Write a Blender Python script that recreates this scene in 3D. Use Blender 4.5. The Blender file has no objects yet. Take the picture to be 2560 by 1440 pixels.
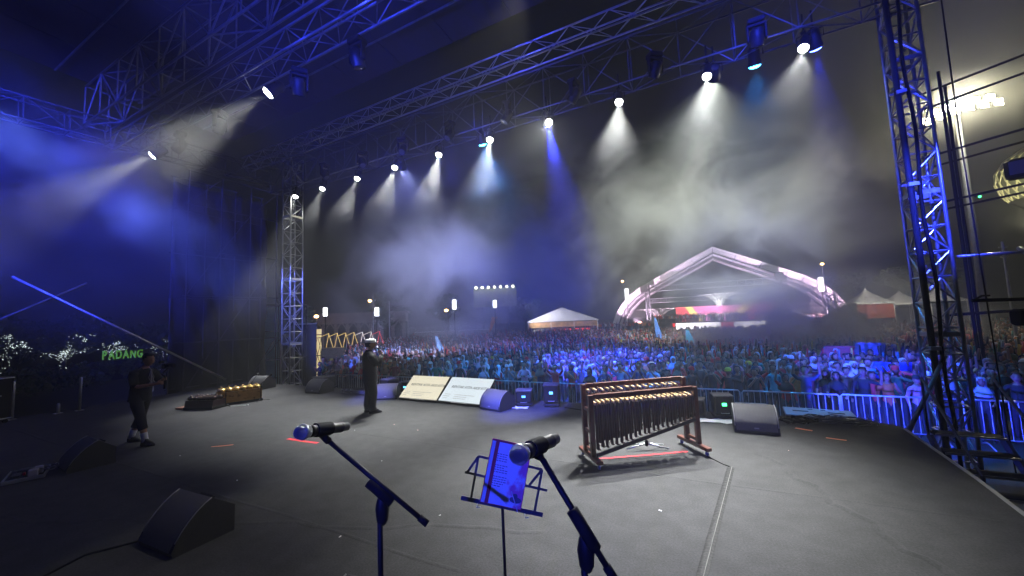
import bpy, bmesh, math, random
import numpy as np
from mathutils import Vector, Matrix, Quaternion
random.seed(7); rng = np.random.default_rng(7)
scene = bpy.context.scene
C = scene.collection
R = math.radians

# ---------------------------------------------------------------- camera
# world: X along the stage front (+X runs to the right of the picture), Y towards the audience, Z up, stage deck at z = 0, ground at -1.4
GZ = -1.4
CAM = Vector((0, 0, 2.07))
yaw, pitch, roll = R(27.0), R(4.8), R(2.4)
fw = Vector((-math.sin(yaw)*math.cos(pitch), math.cos(yaw)*math.cos(pitch), math.sin(pitch)))
rt0 = Vector((math.cos(yaw), math.sin(yaw), 0)); up0 = rt0.cross(fw)
rt = rt0*math.cos(roll) - up0*math.sin(roll); up = up0*math.cos(roll) + rt0*math.sin(roll)
cd = bpy.data.cameras.new('camera'); cam = bpy.data.objects.new('camera', cd); C.objects.link(cam)
cam.matrix_world = Matrix(((rt.x, up.x, -fw.x, CAM.x), (rt.y, up.y, -fw.y, CAM.y), (rt.z, up.z, -fw.z, CAM.z), (0, 0, 0, 1)))
cd.sensor_width = 36; cd.lens = 36*950/2560; cd.clip_start = .05; cd.clip_end = 600
scene.camera = cam
# ---------------------------------------------------------------- world: a night sky
w = bpy.data.worlds.new('World'); scene.world = w; w.use_nodes = True
wn = w.node_tree.nodes; wl = w.node_tree.links
bg = wn['Background']
sky = wn.new('ShaderNodeTexSky'); sky.sky_type = 'NISHITA'; sky.sun_disc = False
sky.sun_elevation = R(-4); sky.sun_rotation = R(200)
tint = wn.new('ShaderNodeMixRGB'); tint.blend_type = 'MIX'; tint.inputs[0].default_value = .93
tint.inputs[2].default_value = (.022, .034, .028, 1)
wl.new(sky.outputs[0], tint.inputs[1]); wl.new(tint.outputs[0], bg.inputs[0]); bg.inputs[1].default_value = .06
# ---------------------------------------------------------------- view, sampling
scene.view_settings.view_transform = 'Standard'; scene.view_settings.look = 'None'
scene.view_settings.exposure = 0.35; scene.view_settings.gamma = 1
cy = scene.cycles
scene.render.engine = 'CYCLES'
cy.use_denoising = True
try: cy.denoiser = 'OPENIMAGEDENOISE'
except Exception: pass
cy.use_light_tree = True; cy.use_adaptive_sampling = True; cy.adaptive_threshold = .02
cy.max_bounces = 3; cy.diffuse_bounces = 1; cy.glossy_bounces = 1; cy.transmission_bounces = 2; cy.volume_bounces = 0; cy.transparent_max_bounces = 6
cy.sample_clamp_indirect = 4; cy.sample_clamp_direct = 0
cy.volume_step_rate = 2.0; cy.volume_max_steps = 40
cy.caustics_reflective = False; cy.caustics_refractive = False

# ---------------------------------------------------------------- light levels (lamps themselves stand further down)
FRONT_W, BACK_W, STAR_W, FLOOD_W = 3600, 1700, 500, 2600
BLUE = (.03, .05, 1.0); CYAN = (.02, .30, 1.0); WHITE = (.97, .985, .97); WARM = (1.0, .95, .74)
HAZE_D = .0038

# ================================================================ helpers
MATS = {}
def mat(name, col=(.5, .5, .5), rough=.6, metal=0., emit=None, estr=1., noise=0., nscale=8., bump=0., bscale=60., spec=.5, objcol=False, attr=None, tr=0., coat=0.):
    if name in MATS: return MATS[name]
    m = bpy.data.materials.new(name); m.use_nodes = True
    nt = m.node_tree; N = nt.nodes; L = nt.links; b = N['Principled BSDF']
    b.inputs['Roughness'].default_value = rough; b.inputs['Metallic'].default_value = metal
    b.inputs['Specular IOR Level'].default_value = spec
    if coat: b.inputs['Coat Weight'].default_value = coat
    c4 = (*col, 1); b.inputs['Base Color'].default_value = c4
    src = None
    if objcol:
        oi = N.new('ShaderNodeObjectInfo'); src = oi.outputs['Color']
    if attr:
        at = N.new('ShaderNodeAttribute'); at.attribute_name = attr; src = at.outputs['Color']
    if noise > 0:
        tc = N.new('ShaderNodeTexCoord'); no = N.new('ShaderNodeTexNoise'); no.inputs['Scale'].default_value = nscale; no.inputs['Detail'].default_value = 6
        L.new(tc.outputs['Object'], no.inputs['Vector'])
        mr = N.new('ShaderNodeMapRange'); mr.inputs[1].default_value = .3; mr.inputs[2].default_value = .7
        mr.inputs[3].default_value = 1-noise; mr.inputs[4].default_value = 1+noise
        L.new(no.outputs[0], mr.inputs[0])
        mx = N.new('ShaderNodeMixRGB'); mx.blend_type = 'MULTIPLY'; mx.inputs[0].default_value = 1
        if src: L.new(src, mx.inputs[1])
        else: mx.inputs[1].default_value = c4
        L.new(mr.outputs[0], mx.inputs[2]); src = mx.outputs[0]
        mr2 = N.new('ShaderNodeMapRange'); mr2.inputs[3].default_value = max(0, rough-.12); mr2.inputs[4].default_value = min(1, rough+.12)
        L.new(no.outputs[0], mr2.inputs[0]); L.new(mr2.outputs[0], b.inputs['Roughness'])
    if src: L.new(src, b.inputs['Base Color'])
    if bump > 0:
        tc = N.new('ShaderNodeTexCoord'); no = N.new('ShaderNodeTexNoise'); no.inputs['Scale'].default_value = bscale; no.inputs['Detail'].default_value = 4
        L.new(tc.outputs['Object'], no.inputs['Vector'])
        bp = N.new('ShaderNodeBump'); bp.inputs['Strength'].default_value = bump; bp.inputs['Distance'].default_value = .02
        L.new(no.outputs[0], bp.inputs['Height']); L.new(bp.outputs[0], b.inputs['Normal'])
    if emit:
        b.inputs['Emission Color'].default_value = (*emit, 1); b.inputs['Emission Strength'].default_value = estr
    MATS[name] = m
    return m

class MB:
    """collects shapes, then becomes one mesh object"""
    def __init__(s): s.v = []; s.f = []; s.m = []; s.mi = 0
    def add(s, vs, fs):
        o = len(s.v); s.v += [tuple(p) for p in vs]
        for f in fs: s.f.append(tuple(i+o for i in f)); s.m.append(s.mi)
        return s
    def box(s, c, d, rot=None, bev=0):
        x, y, z = d[0]/2, d[1]/2, d[2]/2
        if bev:
            vs = []; b = min(bev, x*.9, y*.9, z*.9)
            # chamfered in plan and profile: three slabs
            prof = [(-z, b), (-z+b, 0), (z-b, 0), (z, b)]
            for zz, ins in prof:
                a, e = x-ins, y-ins
                vs += [(-a+b, -e, zz), (a-b, -e, zz), (a, -e+b, zz), (a, e-b, zz), (a-b, e, zz), (-a+b, e, zz), (-a, e-b, zz), (-a, -e+b, zz)]
            fs = [tuple(reversed(range(8))), tuple(range(24, 32))]
            for k in range(3):
                for i in range(8):
                    j = (i+1) % 8; fs.append((k*8+i, k*8+j, k*8+8+j, k*8+8+i))
        else:
            vs = [(-x, -y, -z), (x, -y, -z), (x, y, -z), (-x, y, -z), (-x, -y, z), (x, -y, z), (x, y, z), (-x, y, z)]
            fs = [(3, 2, 1, 0), (4, 5, 6, 7), (0, 1, 5, 4), (1, 2, 6, 5), (2, 3, 7, 6), (3, 0, 4, 7)]
        M = rot if rot is not None else Matrix.Identity(3)
        return s.add([Vector(c)+M@Vector(p) for p in vs], fs)
    def tube(s, p0, p1, r0, r1=None, n=8, cap=True):
        return s.path([p0, p1], [r0, r0 if r1 is None else r1], n, cap)
    def path(s, pts, rad, n=8, cap=True, flat=1.0, closed=False):
        pts = [Vector(p) for p in pts]
        if not hasattr(rad, '__len__'): rad = [rad]*len(pts)
        vs = []; prev = None
        for i, p in enumerate(pts):
            a = pts[max(0, i-1)]; b = pts[min(len(pts)-1, i+1)]
            if closed: a = pts[i-1]; b = pts[(i+1) % len(pts)]
            t = (b-a).normalized()
            if prev is None: x = t.orthogonal().normalized() if abs(t.z) > .99 else Vector((0, 0, 1)).cross(t).normalized()
            else: x = (prev - t*prev.dot(t)).normalized()
            prev = x; y = t.cross(x)
            for k in range(n):
                a_ = 2*math.pi*k/n; vs.append(p + x*math.cos(a_)*rad[i] + y*math.sin(a_)*rad[i]*flat)
        fs = []; m = len(pts)
        for i in range(m if closed else m-1):
            for k in range(n):
                k2 = (k+1) % n; i2 = (i+1) % m; fs.append((i*n+k, i*n+k2, i2*n+k2, i2*n+k))
        if cap and not closed: fs += [tuple(reversed(range(n))), tuple(range((m-1)*n, m*n))]
        return s.add(vs, fs)
    def lathe(s, prof, n=16, M=None, cap=True):
        """prof: (radius, z) pairs round the local Z axis"""
        M = M or Matrix.Identity(4); vs = []; fs = []
        for r, z in prof:
            for k in range(n):
                a = 2*math.pi*k/n; vs.append(M@Vector((r*math.cos(a), r*math.sin(a), z)))
        for i in range(len(prof)-1):
            for k in range(n): k2 = (k+1) % n; fs.append((i*n+k, i*n+k2, (i+1)*n+k2, (i+1)*n+k))
        if cap: fs += [tuple(reversed(range(n))), tuple(range((len(prof)-1)*n, len(prof)*n))]
        return s.add(vs, fs)
    def loft(s, rings, n=14, cap=True, wob=0.):
        """rings: (centre, rx, ry, turn about z)"""
        vs = []; fs = []
        for i, q in enumerate(rings):
            c, rx, ry = Vector(q[0]), q[1], q[2]; t = q[3] if len(q) > 3 else 0
            for k in range(n):
                a = 2*math.pi*k/n; e = 1+wob*math.sin(3*a+i*1.7)*.5+wob*random.uniform(-.5, .5)
                x, y = rx*math.cos(a)*e, ry*math.sin(a)*e
                vs.append(c+Vector((x*math.cos(t)-y*math.sin(t), x*math.sin(t)+y*math.cos(t), 0)))
        for i in range(len(rings)-1):
            for k in range(n): k2 = (k+1) % n; fs.append((i*n+k, i*n+k2, (i+1)*n+k2, (i+1)*n+k))
        if cap: fs += [tuple(reversed(range(n))), tuple(range((len(rings)-1)*n, len(rings)*n))]
        return s.add(vs, fs)
    def prism(s, poly, a, b, M=None):
        """poly in local (y, z), pushed along x from a to b"""
        M = M or Matrix.Identity(4); n = len(poly)
        vs = [M@Vector((a, p[0], p[1])) for p in poly]+[M@Vector((b, p[0], p[1])) for p in poly]
        fs = [tuple(range(n)), tuple(range(2*n-1, n-1, -1))]+[(i, n+i, n+(i+1) % n, (i+1) % n) for i in range(n)]
        return s.add(vs, fs)
    def ball(s, c, r, n=10, m=7, sc=(1, 1, 1)):
        vs = []; fs = []
        for i in range(m+1):
            t = math.pi*i/m
            for k in range(n):
                a = 2*math.pi*k/n
                vs.append(Vector(c)+Vector((r*sc[0]*math.sin(t)*math.cos(a), r*sc[1]*math.sin(t)*math.sin(a), r*sc[2]*math.cos(t))))
        for i in range(m):
            for k in range(n): k2 = (k+1) % n; fs.append((i*n+k, (i+1)*n+k, (i+1)*n+k2, i*n+k2))
        return s.add(vs, fs)
    def mesh(s, name, mats, smooth=False):
        me = bpy.data.meshes.new(name); me.from_pydata(s.v, [], s.f)
        if not isinstance(mats, (list, tuple)): mats = [mats]
        for m in mats: me.materials.append(m)
        if len(mats) > 1: me.polygons.foreach_set('material_index', s.m)
        if smooth: me.polygons.foreach_set('use_smooth', [True]*len(me.polygons))
        me.update(); return me
    def build(s, name, mats, parent=None, smooth=False, loc=None):
        return put(name, s.mesh(name, mats, smooth), parent, loc)

def put(name, me, parent=None, loc=None, M=None):
    o = bpy.data.objects.new(name, me); C.objects.link(o)
    if parent: o.parent = parent
    if M is not None: o.matrix_local = M
    elif loc is not None: o.location = loc
    return o
def tag(o, label=None, cat=None, group=None, kind=None):
    if label: o['label'] = label
    if cat: o['category'] = cat
    if group: o['group'] = group
    if kind: o['kind'] = kind
    return o
def thing(name, label, cat, loc=(0, 0, 0), rz=0, group=None, M=None):
    o = bpy.data.objects.new(name, None); C.objects.link(o); o.empty_display_size = .1
    if M is not None: o.matrix_world = M
    else: o.location = loc; o.rotation_euler = (0, 0, rz)
    return tag(o, label, cat, group)
def copy_tree(o, parent=None):
    c = o.copy(); C.objects.link(c); c.parent = parent
    for ch in [q for q in o.children if q.type != 'LIGHT']: copy_tree(ch, c)
    return c
def aim_matrix(p, target, upv='Y'):
    d = Vector(target)-Vector(p); q = d.to_track_quat('-Z', upv); return Matrix.Translation(Vector(p)) @ q.to_matrix().to_4x4()
def spot(name, parent, power, deg, col, blend=.25, size=.06, M=None):
    l = bpy.data.lights.new(name, 'SPOT'); l.energy = power; l.spot_size = R(deg); l.spot_blend = blend; l.color = col; l.shadow_soft_size = size
    o = bpy.data.objects.new(name, l); C.objects.link(o)
    if parent: o.parent = parent; o.matrix_local = M if M is not None else Matrix.Translation((0, 0, -.11))
    elif M is not None: o.matrix_world = M
    return o
def text_mesh(name, body, size, ext=.004, shear=0., bold=0.):
    cu = bpy.data.curves.new(name, 'FONT'); cu.body = body; cu.size = size; cu.extrude = ext; cu.shear = shear; cu.offset = bold
    cu.align_x = 'CENTER'; cu.align_y = 'CENTER'; cu.resolution_u = 3
    o = bpy.data.objects.new(name, cu); C.objects.link(o)
    dg = bpy.context.evaluated_depsgraph_get(); me = bpy.data.meshes.new_from_object(o.evaluated_get(dg))
    bpy.data.objects.remove(o); return me
ORD = 'first second third fourth fifth sixth seventh eighth ninth tenth eleventh twelfth thirteenth fourteenth fifteenth sixteenth seventeenth eighteenth nineteenth twentieth'.split()
TENS = {2: 'twenty', 3: 'thirty', 4: 'forty', 5: 'fifty', 6: 'sixty'}
def nth(i):
    if i < 20: return ORD[i]
    n = i+1; t, u = divmod(n, 10)
    return {2: 'twentieth', 3: 'thirtieth', 4: 'fortieth', 5: 'fiftieth', 6: 'sixtieth'}[t] if u == 0 else TENS[t]+'-'+ORD[u-1]

# ================================================================ materials
carpet = mat('stage_carpet', (.049, .049, .050), .85, noise=.22, nscale=.8, bump=.35, bscale=160, spec=.3)
def add_fine(m, scale, amt):
    nt = m.node_tree; N = nt.nodes; L = nt.links; b = N['Principled BSDF']
    lk = b.inputs['Base Color'].links[0]; s_ = lk.from_socket
    tc = N.new('ShaderNodeTexCoord'); no = N.new('ShaderNodeTexNoise'); no.inputs['Scale'].default_value = scale; no.inputs['Detail'].default_value = 3
    L.new(tc.outputs['Object'], no.inputs['Vector'])
    mr = N.new('ShaderNodeMapRange'); mr.inputs[1].default_value = .3; mr.inputs[2].default_value = .7; mr.inputs[3].default_value = 1-amt; mr.inputs[4].default_value = 1+amt
    L.new(no.outputs[0], mr.inputs[0])
    mx = N.new('ShaderNodeMixRGB'); mx.blend_type = 'MULTIPLY'; mx.inputs[0].default_value = 1
    L.new(s_, mx.inputs[1]); L.new(mr.outputs[0], mx.inputs[2]); L.new(mx.outputs[0], b.inputs['Base Color'])
add_fine(carpet, 55, .25); add_fine(carpet, 4.5, .16)
asphalt = mat('ground_paving', (.05, .05, .05), .8, noise=.2, nscale=.6, bump=.3, bscale=30)
black = mat('black_paint', (.009, .009, .010), .55, noise=.2, nscale=12, spec=.2)
blackmatte = mat('black_matte', (.012, .012, .013), .8)
rubber = mat('black_rubber', (.008, .008, .008), .75, spec=.15)
steel = mat('aluminium_tube', (.55, .56, .58), .35, .85, noise=.15, nscale=6)
steeldark = mat('weathered_steel', (.16, .17, .19), .5, .6, noise=.25, nscale=5)
zinc = mat('galvanised_steel', (.48, .50, .52), .4, .7, noise=.2, nscale=4)
grille = mat('speaker_grille', (.11, .11, .115), .5, .3, noise=.12, nscale=40, bump=.6, bscale=400)
cabinet = mat('speaker_cabinet', (.022, .022, .024), .6, noise=.25, nscale=30, bump=.3, bscale=200)
edgegrey = mat('worn_edge_paint', (.30, .30, .31), .5)
wood = mat('red_brown_wood', (.115, .028, .014), .38, noise=.3, nscale=14, coat=.3)
bamboo = mat('bamboo', (.68, .47, .20), .4, noise=.22, nscale=22)
bamboodark = mat('dark_bamboo_tube', (.075, .032, .016), .42, noise=.35, nscale=16)
peg = mat('peg_wood', (.26, .13, .08), .4)
redtape = mat('red_tape', (.75, .02, .035), .45)
orangetape = mat('orange_tape', (.75, .16, .05), .5)
cloth_black = mat('black_suit_cloth', (.012, .012, .016), .85, noise=.3, nscale=20, bump=.3, bscale=90)
skin_m = mat('skin', (.33, .17, .105), .55, noise=.08, nscale=20)
hairm = mat('black_hair', (.010, .009, .009), .45)
white = mat('white_paint', (.8, .8, .8), .5)
paper = mat('white_paper', (.75, .75, .75), .7)
gold = mat('brass_gong', (.85, .56, .18), .25, .8, noise=.2, nscale=20)
darkbronze = mat('dark_bronze_gong', (.08, .055, .045), .22, .9)
lens_em = mat('lit_lens', (1, 1, 1), .2, emit=(1, .97, .9), estr=30)
blue_lens = mat('lit_blue_lens', (.1, .1, 1), .2, emit=(.05, .09, 1), estr=25)
cyan_lens = mat('lit_cyan_lens', (.1, .5, 1), .2, emit=(.05, .55, 1), estr=20)
led_white = mat('led_white', (1, 1, 1), .4, emit=(1, .93, .95), estr=3.2)
led_red = mat('led_red', (1, .1, .1), .4, emit=(1, .03, .03), estr=1.6)
led_green = mat('led_green', (.1, 1, .2), .4, emit=(.05, 1, .25), estr=6)
fabric_white = mat('white_tent_fabric', (.78, .76, .78), .6, noise=.06, nscale=1.)
# ================================================================ the setting
g = MB(); g.add([(-300, -200, GZ), (300, -200, GZ), (300, 400, GZ), (-300, 400, GZ)], [(0, 1, 2, 3)])
tag(g.build('ground', asphalt), 'dark paved ground under the crowd', 'ground', kind='structure')
# stage deck: rounded front corner by the steps
SX0, SX1, SY0, SY1 = -16.9, 2.78, -9.0, 9.05
outline = [(SX0, SY0), (SX1-.55, SY0), (SX1-.45, 3.0), (SX1-.12, 6.5)]
for k in range(7):
    a = k/6*math.pi/2; outline.append((SX1-.35+.35*math.cos(a)*1.0, SY1-.35+.35*math.sin(a)))
outline += [(SX0, SY1)]
d = MB(); n = len(outline)
d.add([(x, y, 0) for x, y in outline]+[(x, y, -.16) for x, y in outline], [tuple(range(n))]+[(i, n+i, n+(i+1) % n, (i+1) % n) for i in range(n)])
deck = tag(d.build('stage_floor', carpet), 'dark grey carpeted stage deck', 'stage', kind='structure')
sk = MB(); ins = [(x*.995-.05, y-.06 if y > 0 else y) for x, y in outline]
sk.add([(x, y, -.16) for x, y in ins]+[(x, y, GZ) for x, y in ins], [(i, n+i, n+(i+1) % n, (i+1) % n) for i in range(n)])
sk.build('stage_skirt', blackmatte, deck)
# carpet edge trim, seams and creases
def strip(pts, wid, z, h=.003):
    m = MB(); P = [Vector((x, y, 0)) for x, y in pts]; L_ = []; Rr = []
    for i, p in enumerate(P):
        t = (P[min(i+1, len(P)-1)]-P[max(i-1, 0)]).normalized(); s_ = Vector((-t.y, t.x, 0))*wid/2
        L_.append(p+s_); Rr.append(p-s_)
    k = len(P)
    vs = [q+Vector((0, 0, z)) for q in L_]+[q+Vector((0, 0, z+h)) for q in P]+[q+Vector((0, 0, z)) for q in Rr]
    fs = []
    for i in range(k-1): fs += [(i, k+i, k+i+1, i+1), (k+i, 2*k+i, 2*k+i+1, k+i+1)]
    return m.add(vs, fs)
def wavy(a, b, n=24, amp=.03):
    a = Vector((*a, 0)); b = Vector((*b, 0)); s_ = Vector((-(b-a).y, (b-a).x, 0)).normalized(); ph = random.uniform(0, 6)
    return [((a.lerp(b, i/n)+s_*amp*(math.sin(ph+i*.9)+.5*math.sin(ph*2+i*2.3))).x, (a.lerp(b, i/n)+s_*amp*(math.sin(ph+i*.9)+.5*math.sin(ph*2+i*2.3))).y) for i in range(n+1)]
for a, b, wd, hh, am in [((.45, 6.9), (1.55, 4.0), .10, .012, .05), ((1.55, 4.0), (1.9, 2.2), .08, .01, .04), ((-16, 2.75), (-2, 2.75), .05, .005, .012), ((-16, 5.35), (2.3, 5.35), .05, .004, .012), ((-9, .8), (-1.6, 3.6), .07, .006, .05), ((-14, 7.1), (-8, 7.3), .05, .005, .02)]:
    strip(wavy(a, b, 30, am), wd, .001, hh).build('carpet_seam', carpet, deck, smooth=True)
strip([(SX1-.565, -3), (SX1-.46, 3.0), (SX1-.135, 6.5), (SX1-.02, 8.7)], .05, .002, .006).build('edge_trim', edgegrey, deck)

# roof sheet over the stage
rf = MB(); Z1, Z2 = 10.9, 11.6
cols = 12
for i in range(cols):
    x0 = -19+i*25/cols; x1 = -19+(i+1)*25/cols-.02
    rf.add([(x0, -6, Z2), (x1, -6, Z2), (x1, 9.4, Z1), (x0, 9.4, Z1), (x0, -6, Z2+.03), (x1, -6, Z2+.03), (x1, 9.4, Z1+.03), (x0, 9.4, Z1+.03)], [(0, 1, 2, 3), (7, 6, 5, 4), (0, 4, 5, 1), (3, 2, 6, 7), (1, 5, 6, 2), (0, 3, 7, 4)])
roof = tag(rf.build('roof', mat('roof_sheet', (.03, .03, .035), .6, noise=.3, nscale=.5)), 'black sheeted roof over the stage trusses', 'roof', kind='structure')
for i in range(7):
    y = -4.5+i*2.1; q = MB(); z = Z2+(Z1-Z2)*((y+6)/15.4)-.12
    q.tube((-18.8, y, z), (5.6, y, z), .03, n=6); q.build('purlin', steeldark, roof)

# ---------------------------------------------------------------- trusses
def truss(name, label, p0, p1, wd, ht, bay, m, group=None, r=.026, rb=.013, rungs=True, upv=(0, 0, 1), plates=0, cat='truss'):
    p0 = Vector(p0); p1 = Vector(p1); ax = (p1-p0); Ln = ax.length; ax.normalize()
    u = Vector(upv); u = (u-ax*u.dot(ax)).normalized(); sd = u.cross(ax).normalized()
    M = Matrix(((ax.x, sd.x, u.x, p0.x), (ax.y, sd.y, u.y, p0.y), (ax.z, sd.z, u.z, p0.z), (0, 0, 0, 1)))
    root = thing(name, label, cat, group=group, M=M)
    ch = MB(); ch.tube((0, 0, 0), (Ln, 0, 0), r, n=8); cm = ch.mesh('chord', m, True)
    for a in (-1, 1):
        for b in (-1, 1): put('chord', cm, root, (0, a*wd/2, b*ht/2))
    nb = max(1, round(Ln/bay)); bl = Ln/nb
    def bar(a, b): q = MB(); q.tube(a, b, rb, n=5, cap=False); return q.mesh('brace', m)
    dv = [bar((0, 0, -ht/2), (bl, 0, ht/2)), bar((0, 0, ht/2), (bl, 0, -ht/2))]
    dh = [bar((0, -wd/2, 0), (bl, wd/2, 0)), bar((0, wd/2, 0), (bl, -wd/2, 0))]
    rv = bar((0, 0, -ht/2), (0, 0, ht/2)); rh = bar((0, -wd/2, 0), (0, wd/2, 0))
    for i in range(nb):
        x = i*bl
        for a in (-1, 1):
            put('brace', dv[(i+(a > 0)) % 2], root, (x, a*wd/2, 0)); put('brace', dh[(i+(a > 0)) % 2], root, (x, 0, a*ht/2))
            if rungs: put('rung', rv, root, (x, a*wd/2, 0)); put('rung', rh, root, (x, 0, a*ht/2))
    if plates:
        k = int(Ln/plates); pm = MB()
        for a in (-1, 1):
            pm.box((0, a*wd/2, 0), (.09, .02, ht+.03)); pm.box((0, 0, a*ht/2), (.09, wd+.03, .02))
        pme = pm.mesh('joint_plate', m)
        for i in range(k+1): put('joint_plate', pme, root, (min(Ln-.05, .05+i*plates), 0, 0))
    return root
LT, RT = (-16.25, 10.5), (4.02, 10.5)
truss('truss_tower', 'pale aluminium lattice tower rising beside the black side panel', (*LT, GZ), (*LT, 9.8), .56, .56, .56, steel, 'roof towers', upv=(0, 1, 0), plates=2.8, r=.032, rb=.016)
truss('truss_tower', 'blue-lit lattice tower beside the stage corner and steps', (*RT, GZ), (*RT, 11), .44, .44, .5, steel, 'roof towers', upv=(0, 1, 0), plates=2.8, r=.034, rb=.017)
truss('roof_truss', 'deep dark roof truss that carries the row of ten lamps', (-17.4, 10.45, 8.95), (6.0, 10.45, 8.95), .55, 1.25, 1.2, steeldark, 'roof trusses', r=.024, rb=.014)
truss('roof_truss', 'blue-lit box truss just above the row of ten lamps', (-17.2, 9.05, 9.22), (5.5, 9.05, 9.22), .42, .42, .5, steel, 'roof trusses', rungs=False, r=.026, rb=.011)
truss('roof_truss', 'blue-lit box truss with two white lamps above the camera operator', (-17.2, 5.1, 8.45), (0.5, 5.1, 8.45), .5, .5, .55, steeldark, 'roof trusses', rungs=False, r=.028, rb=.012)
truss('roof_truss', 'tall faint lattice truss above the two white lamps', (-17.4, 4.55, 9.55), (0.5, 4.55, 9.55), .55, 1.3, 1.25, steeldark, 'roof trusses', r=.03, rb=.022)
truss('roof_truss', 'hazy side truss sloping over the scaffold wall', (-17.3, -1.5, 8.6), (-17.3, 10.2, 9.0), .5, .7, .9, mat('darkened_steel', (.03, .03, .035), .7, .2), 'roof trusses', r=.026, rb=.014)  # steel colour darkened so the side truss stays faint
truss('roof_truss', 'side truss running back from the blue-lit tower', (4.4, -1.5, 8.8), (4.4, 10.1, 9.2), .5, .7, .9, steeldark, 'roof trusses', r=.026, rb=.014)
# pipe hung with coiled cables in front of the right tower
cp = thing('cable_pipe', 'thick dark pipe with cables standing against the blue-lit tower', 'pipe', (0, 0, 0))
q = MB(); q.tube((3.78, 10.18, GZ), (3.72, 10.12, 10.6), .05, n=10); q.build('pipe', blackmatte, cp, True)
q = MB(); q.path([(3.92, 10.16, GZ+.1)]+[(3.90+.03*math.sin(k*1.3), 10.14, GZ+.1+k*.62) for k in range(1, 18)], .03, 6); q.build('cable', rubber, cp, True)
for z in (1.2, 4.4, 6.3):
    q = MB(); q.tube((3.62, 10.15, z), (4.05, 10.25, z), .022, n=6); q.box((3.78, 10.15, z), (.15, .16, .07)); q.build('clamp', zinc, cp)
# raking brace of the right tower and its cross rails
q = MB(); q.tube((2.95, 9.35, -.35), (3.95, 10.25, 1.05), .035, n=8); tag(q.build('raking_brace', steeldark, smooth=True), 'dark raking pipe from stage corner up to the lattice tower', 'brace')
q = MB(); q.tube((4.45, 10.6, 2.95), (5.75, 10.9, 2.95), .03, n=8); q.tube((5.45, 10.7, 2.85), (5.45, 10.95, 3.05), .045, n=6); tag(q.build('cross_rail', steel, smooth=True), 'blue-lit pipe rail sticking out from the lattice tower', 'rail')

# ---------------------------------------------------------------- lamps
def stage_lamp(label, p, target, power, deg, col, lens, group, rad=.095, cat='stage lamp', name='stage_lamp', hang=.5, aimup=False, blend=.3, light=True):
    root = thing(name, label, cat, group=group, M=aim_matrix(p, target))
    b = MB(); b.lathe([(rad*.55, .42), (rad*.95, .38), (rad*1.02, .12), (rad*1.18, .04), (rad*1.22, -.02), (rad*1.08, -.02), (rad*1.02, .03)], 14, cap=False); b.lathe([(rad*.6, .421), (.001, .43)], 14, cap=False)
    b.build('housing', black, root, True)
    b = MB(); b.lathe([(rad, .012), (rad*.97, -.02), (rad*.8, -.048), (rad*.45, -.066), (.001, -.072)], 16, cap=False); b.build('lens', lens, root, True)
    Mi = root.matrix_world.inverted(); o = Vector(p)
    b = MB(); sgn = -1 if aimup else 1
    side = (root.matrix_world.to_3x3() @ Vector((1, 0, 0))).normalized()
    top = o + Vector((0, 0, sgn*.26)); ctr = root.matrix_world @ Vector((0, 0, .2)); top = ctr+Vector((0, 0, sgn*.2))
    pts = [Mi@(ctr+side*rad*1.4), Mi@(top+side*rad*1.4), Mi@(top-side*rad*1.4), Mi@(ctr-side*rad*1.4)]
    b.path(pts, .014, 5); b.build('yoke', black, root)
    b = MB(); b.tube(Mi@top, Mi@(top+Vector((0, 0, sgn*hang))), .02, n=6); b.box(Mi@(top+Vector((0, 0, sgn*.05))), (.09, .09, .07)); b.build('clamp', black, root)
    if light: spot('lamp_light', root, power, deg, col, blend=blend, size=rad*.3)
    return root
LX = [2.38, .43, -1.73, -3.8, -5.85, -7.92, -9.97, -11.96, -14.05, -15.85]
AIM = [(-.2, 5.6), (-.7, 5.7), (-1.5, 5.4), (-1.1, 1.0), (-4.6, 5.9), (-6.6, 6.2), (-8.4, 6.0), (-10.6, 6.0), (-12.6, 6.4), (-14.2, 7.2)]
PWR = [.9, 2.1, 1.7, 1.3, 1.4, 1.4, 1.3, 1.0, .9, .8]
DEG = [40, 36, 35, 18, 34, 32, 32, 30, 30, 30]
for i, x in enumerate(LX):
    stage_lamp(f'white stage lamp shining down, {nth(i)} from the blue-lit tower in the long row', (x, 10.35, 7.92), (*AIM[i], 0 if i != 3 else 1.7), FRONT_W*PWR[i], DEG[i], WHITE, lens_em, 'white lamps on the front truss', rad=.10, blend=.95)
stage_lamp('bright white lamp on the rear truss, nearer the photo centre', (-9.4, 5.42, 8.02), (-13.2, .2, 1.5), BACK_W, 36, WHITE, lens_em, 'white lamps on the rear truss', rad=.14, blend=1.0)
stage_lamp('bright white lamp at the hazy far end of the rear truss', (-15.9, 5.5, 8.0), (-20.5, .6, 3.0), BACK_W, 36, WHITE, lens_em, 'white lamps on the rear truss', rad=.14, blend=1.0)
stage_lamp('warm beam lamp hanging just above the picture at the top centre', (-2.72, 6.5, 8.9), (-3.2, 2.5, 0), STAR_W, 30, WARM, lens_em, 'beam lamps', rad=.12, hang=.3)
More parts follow.
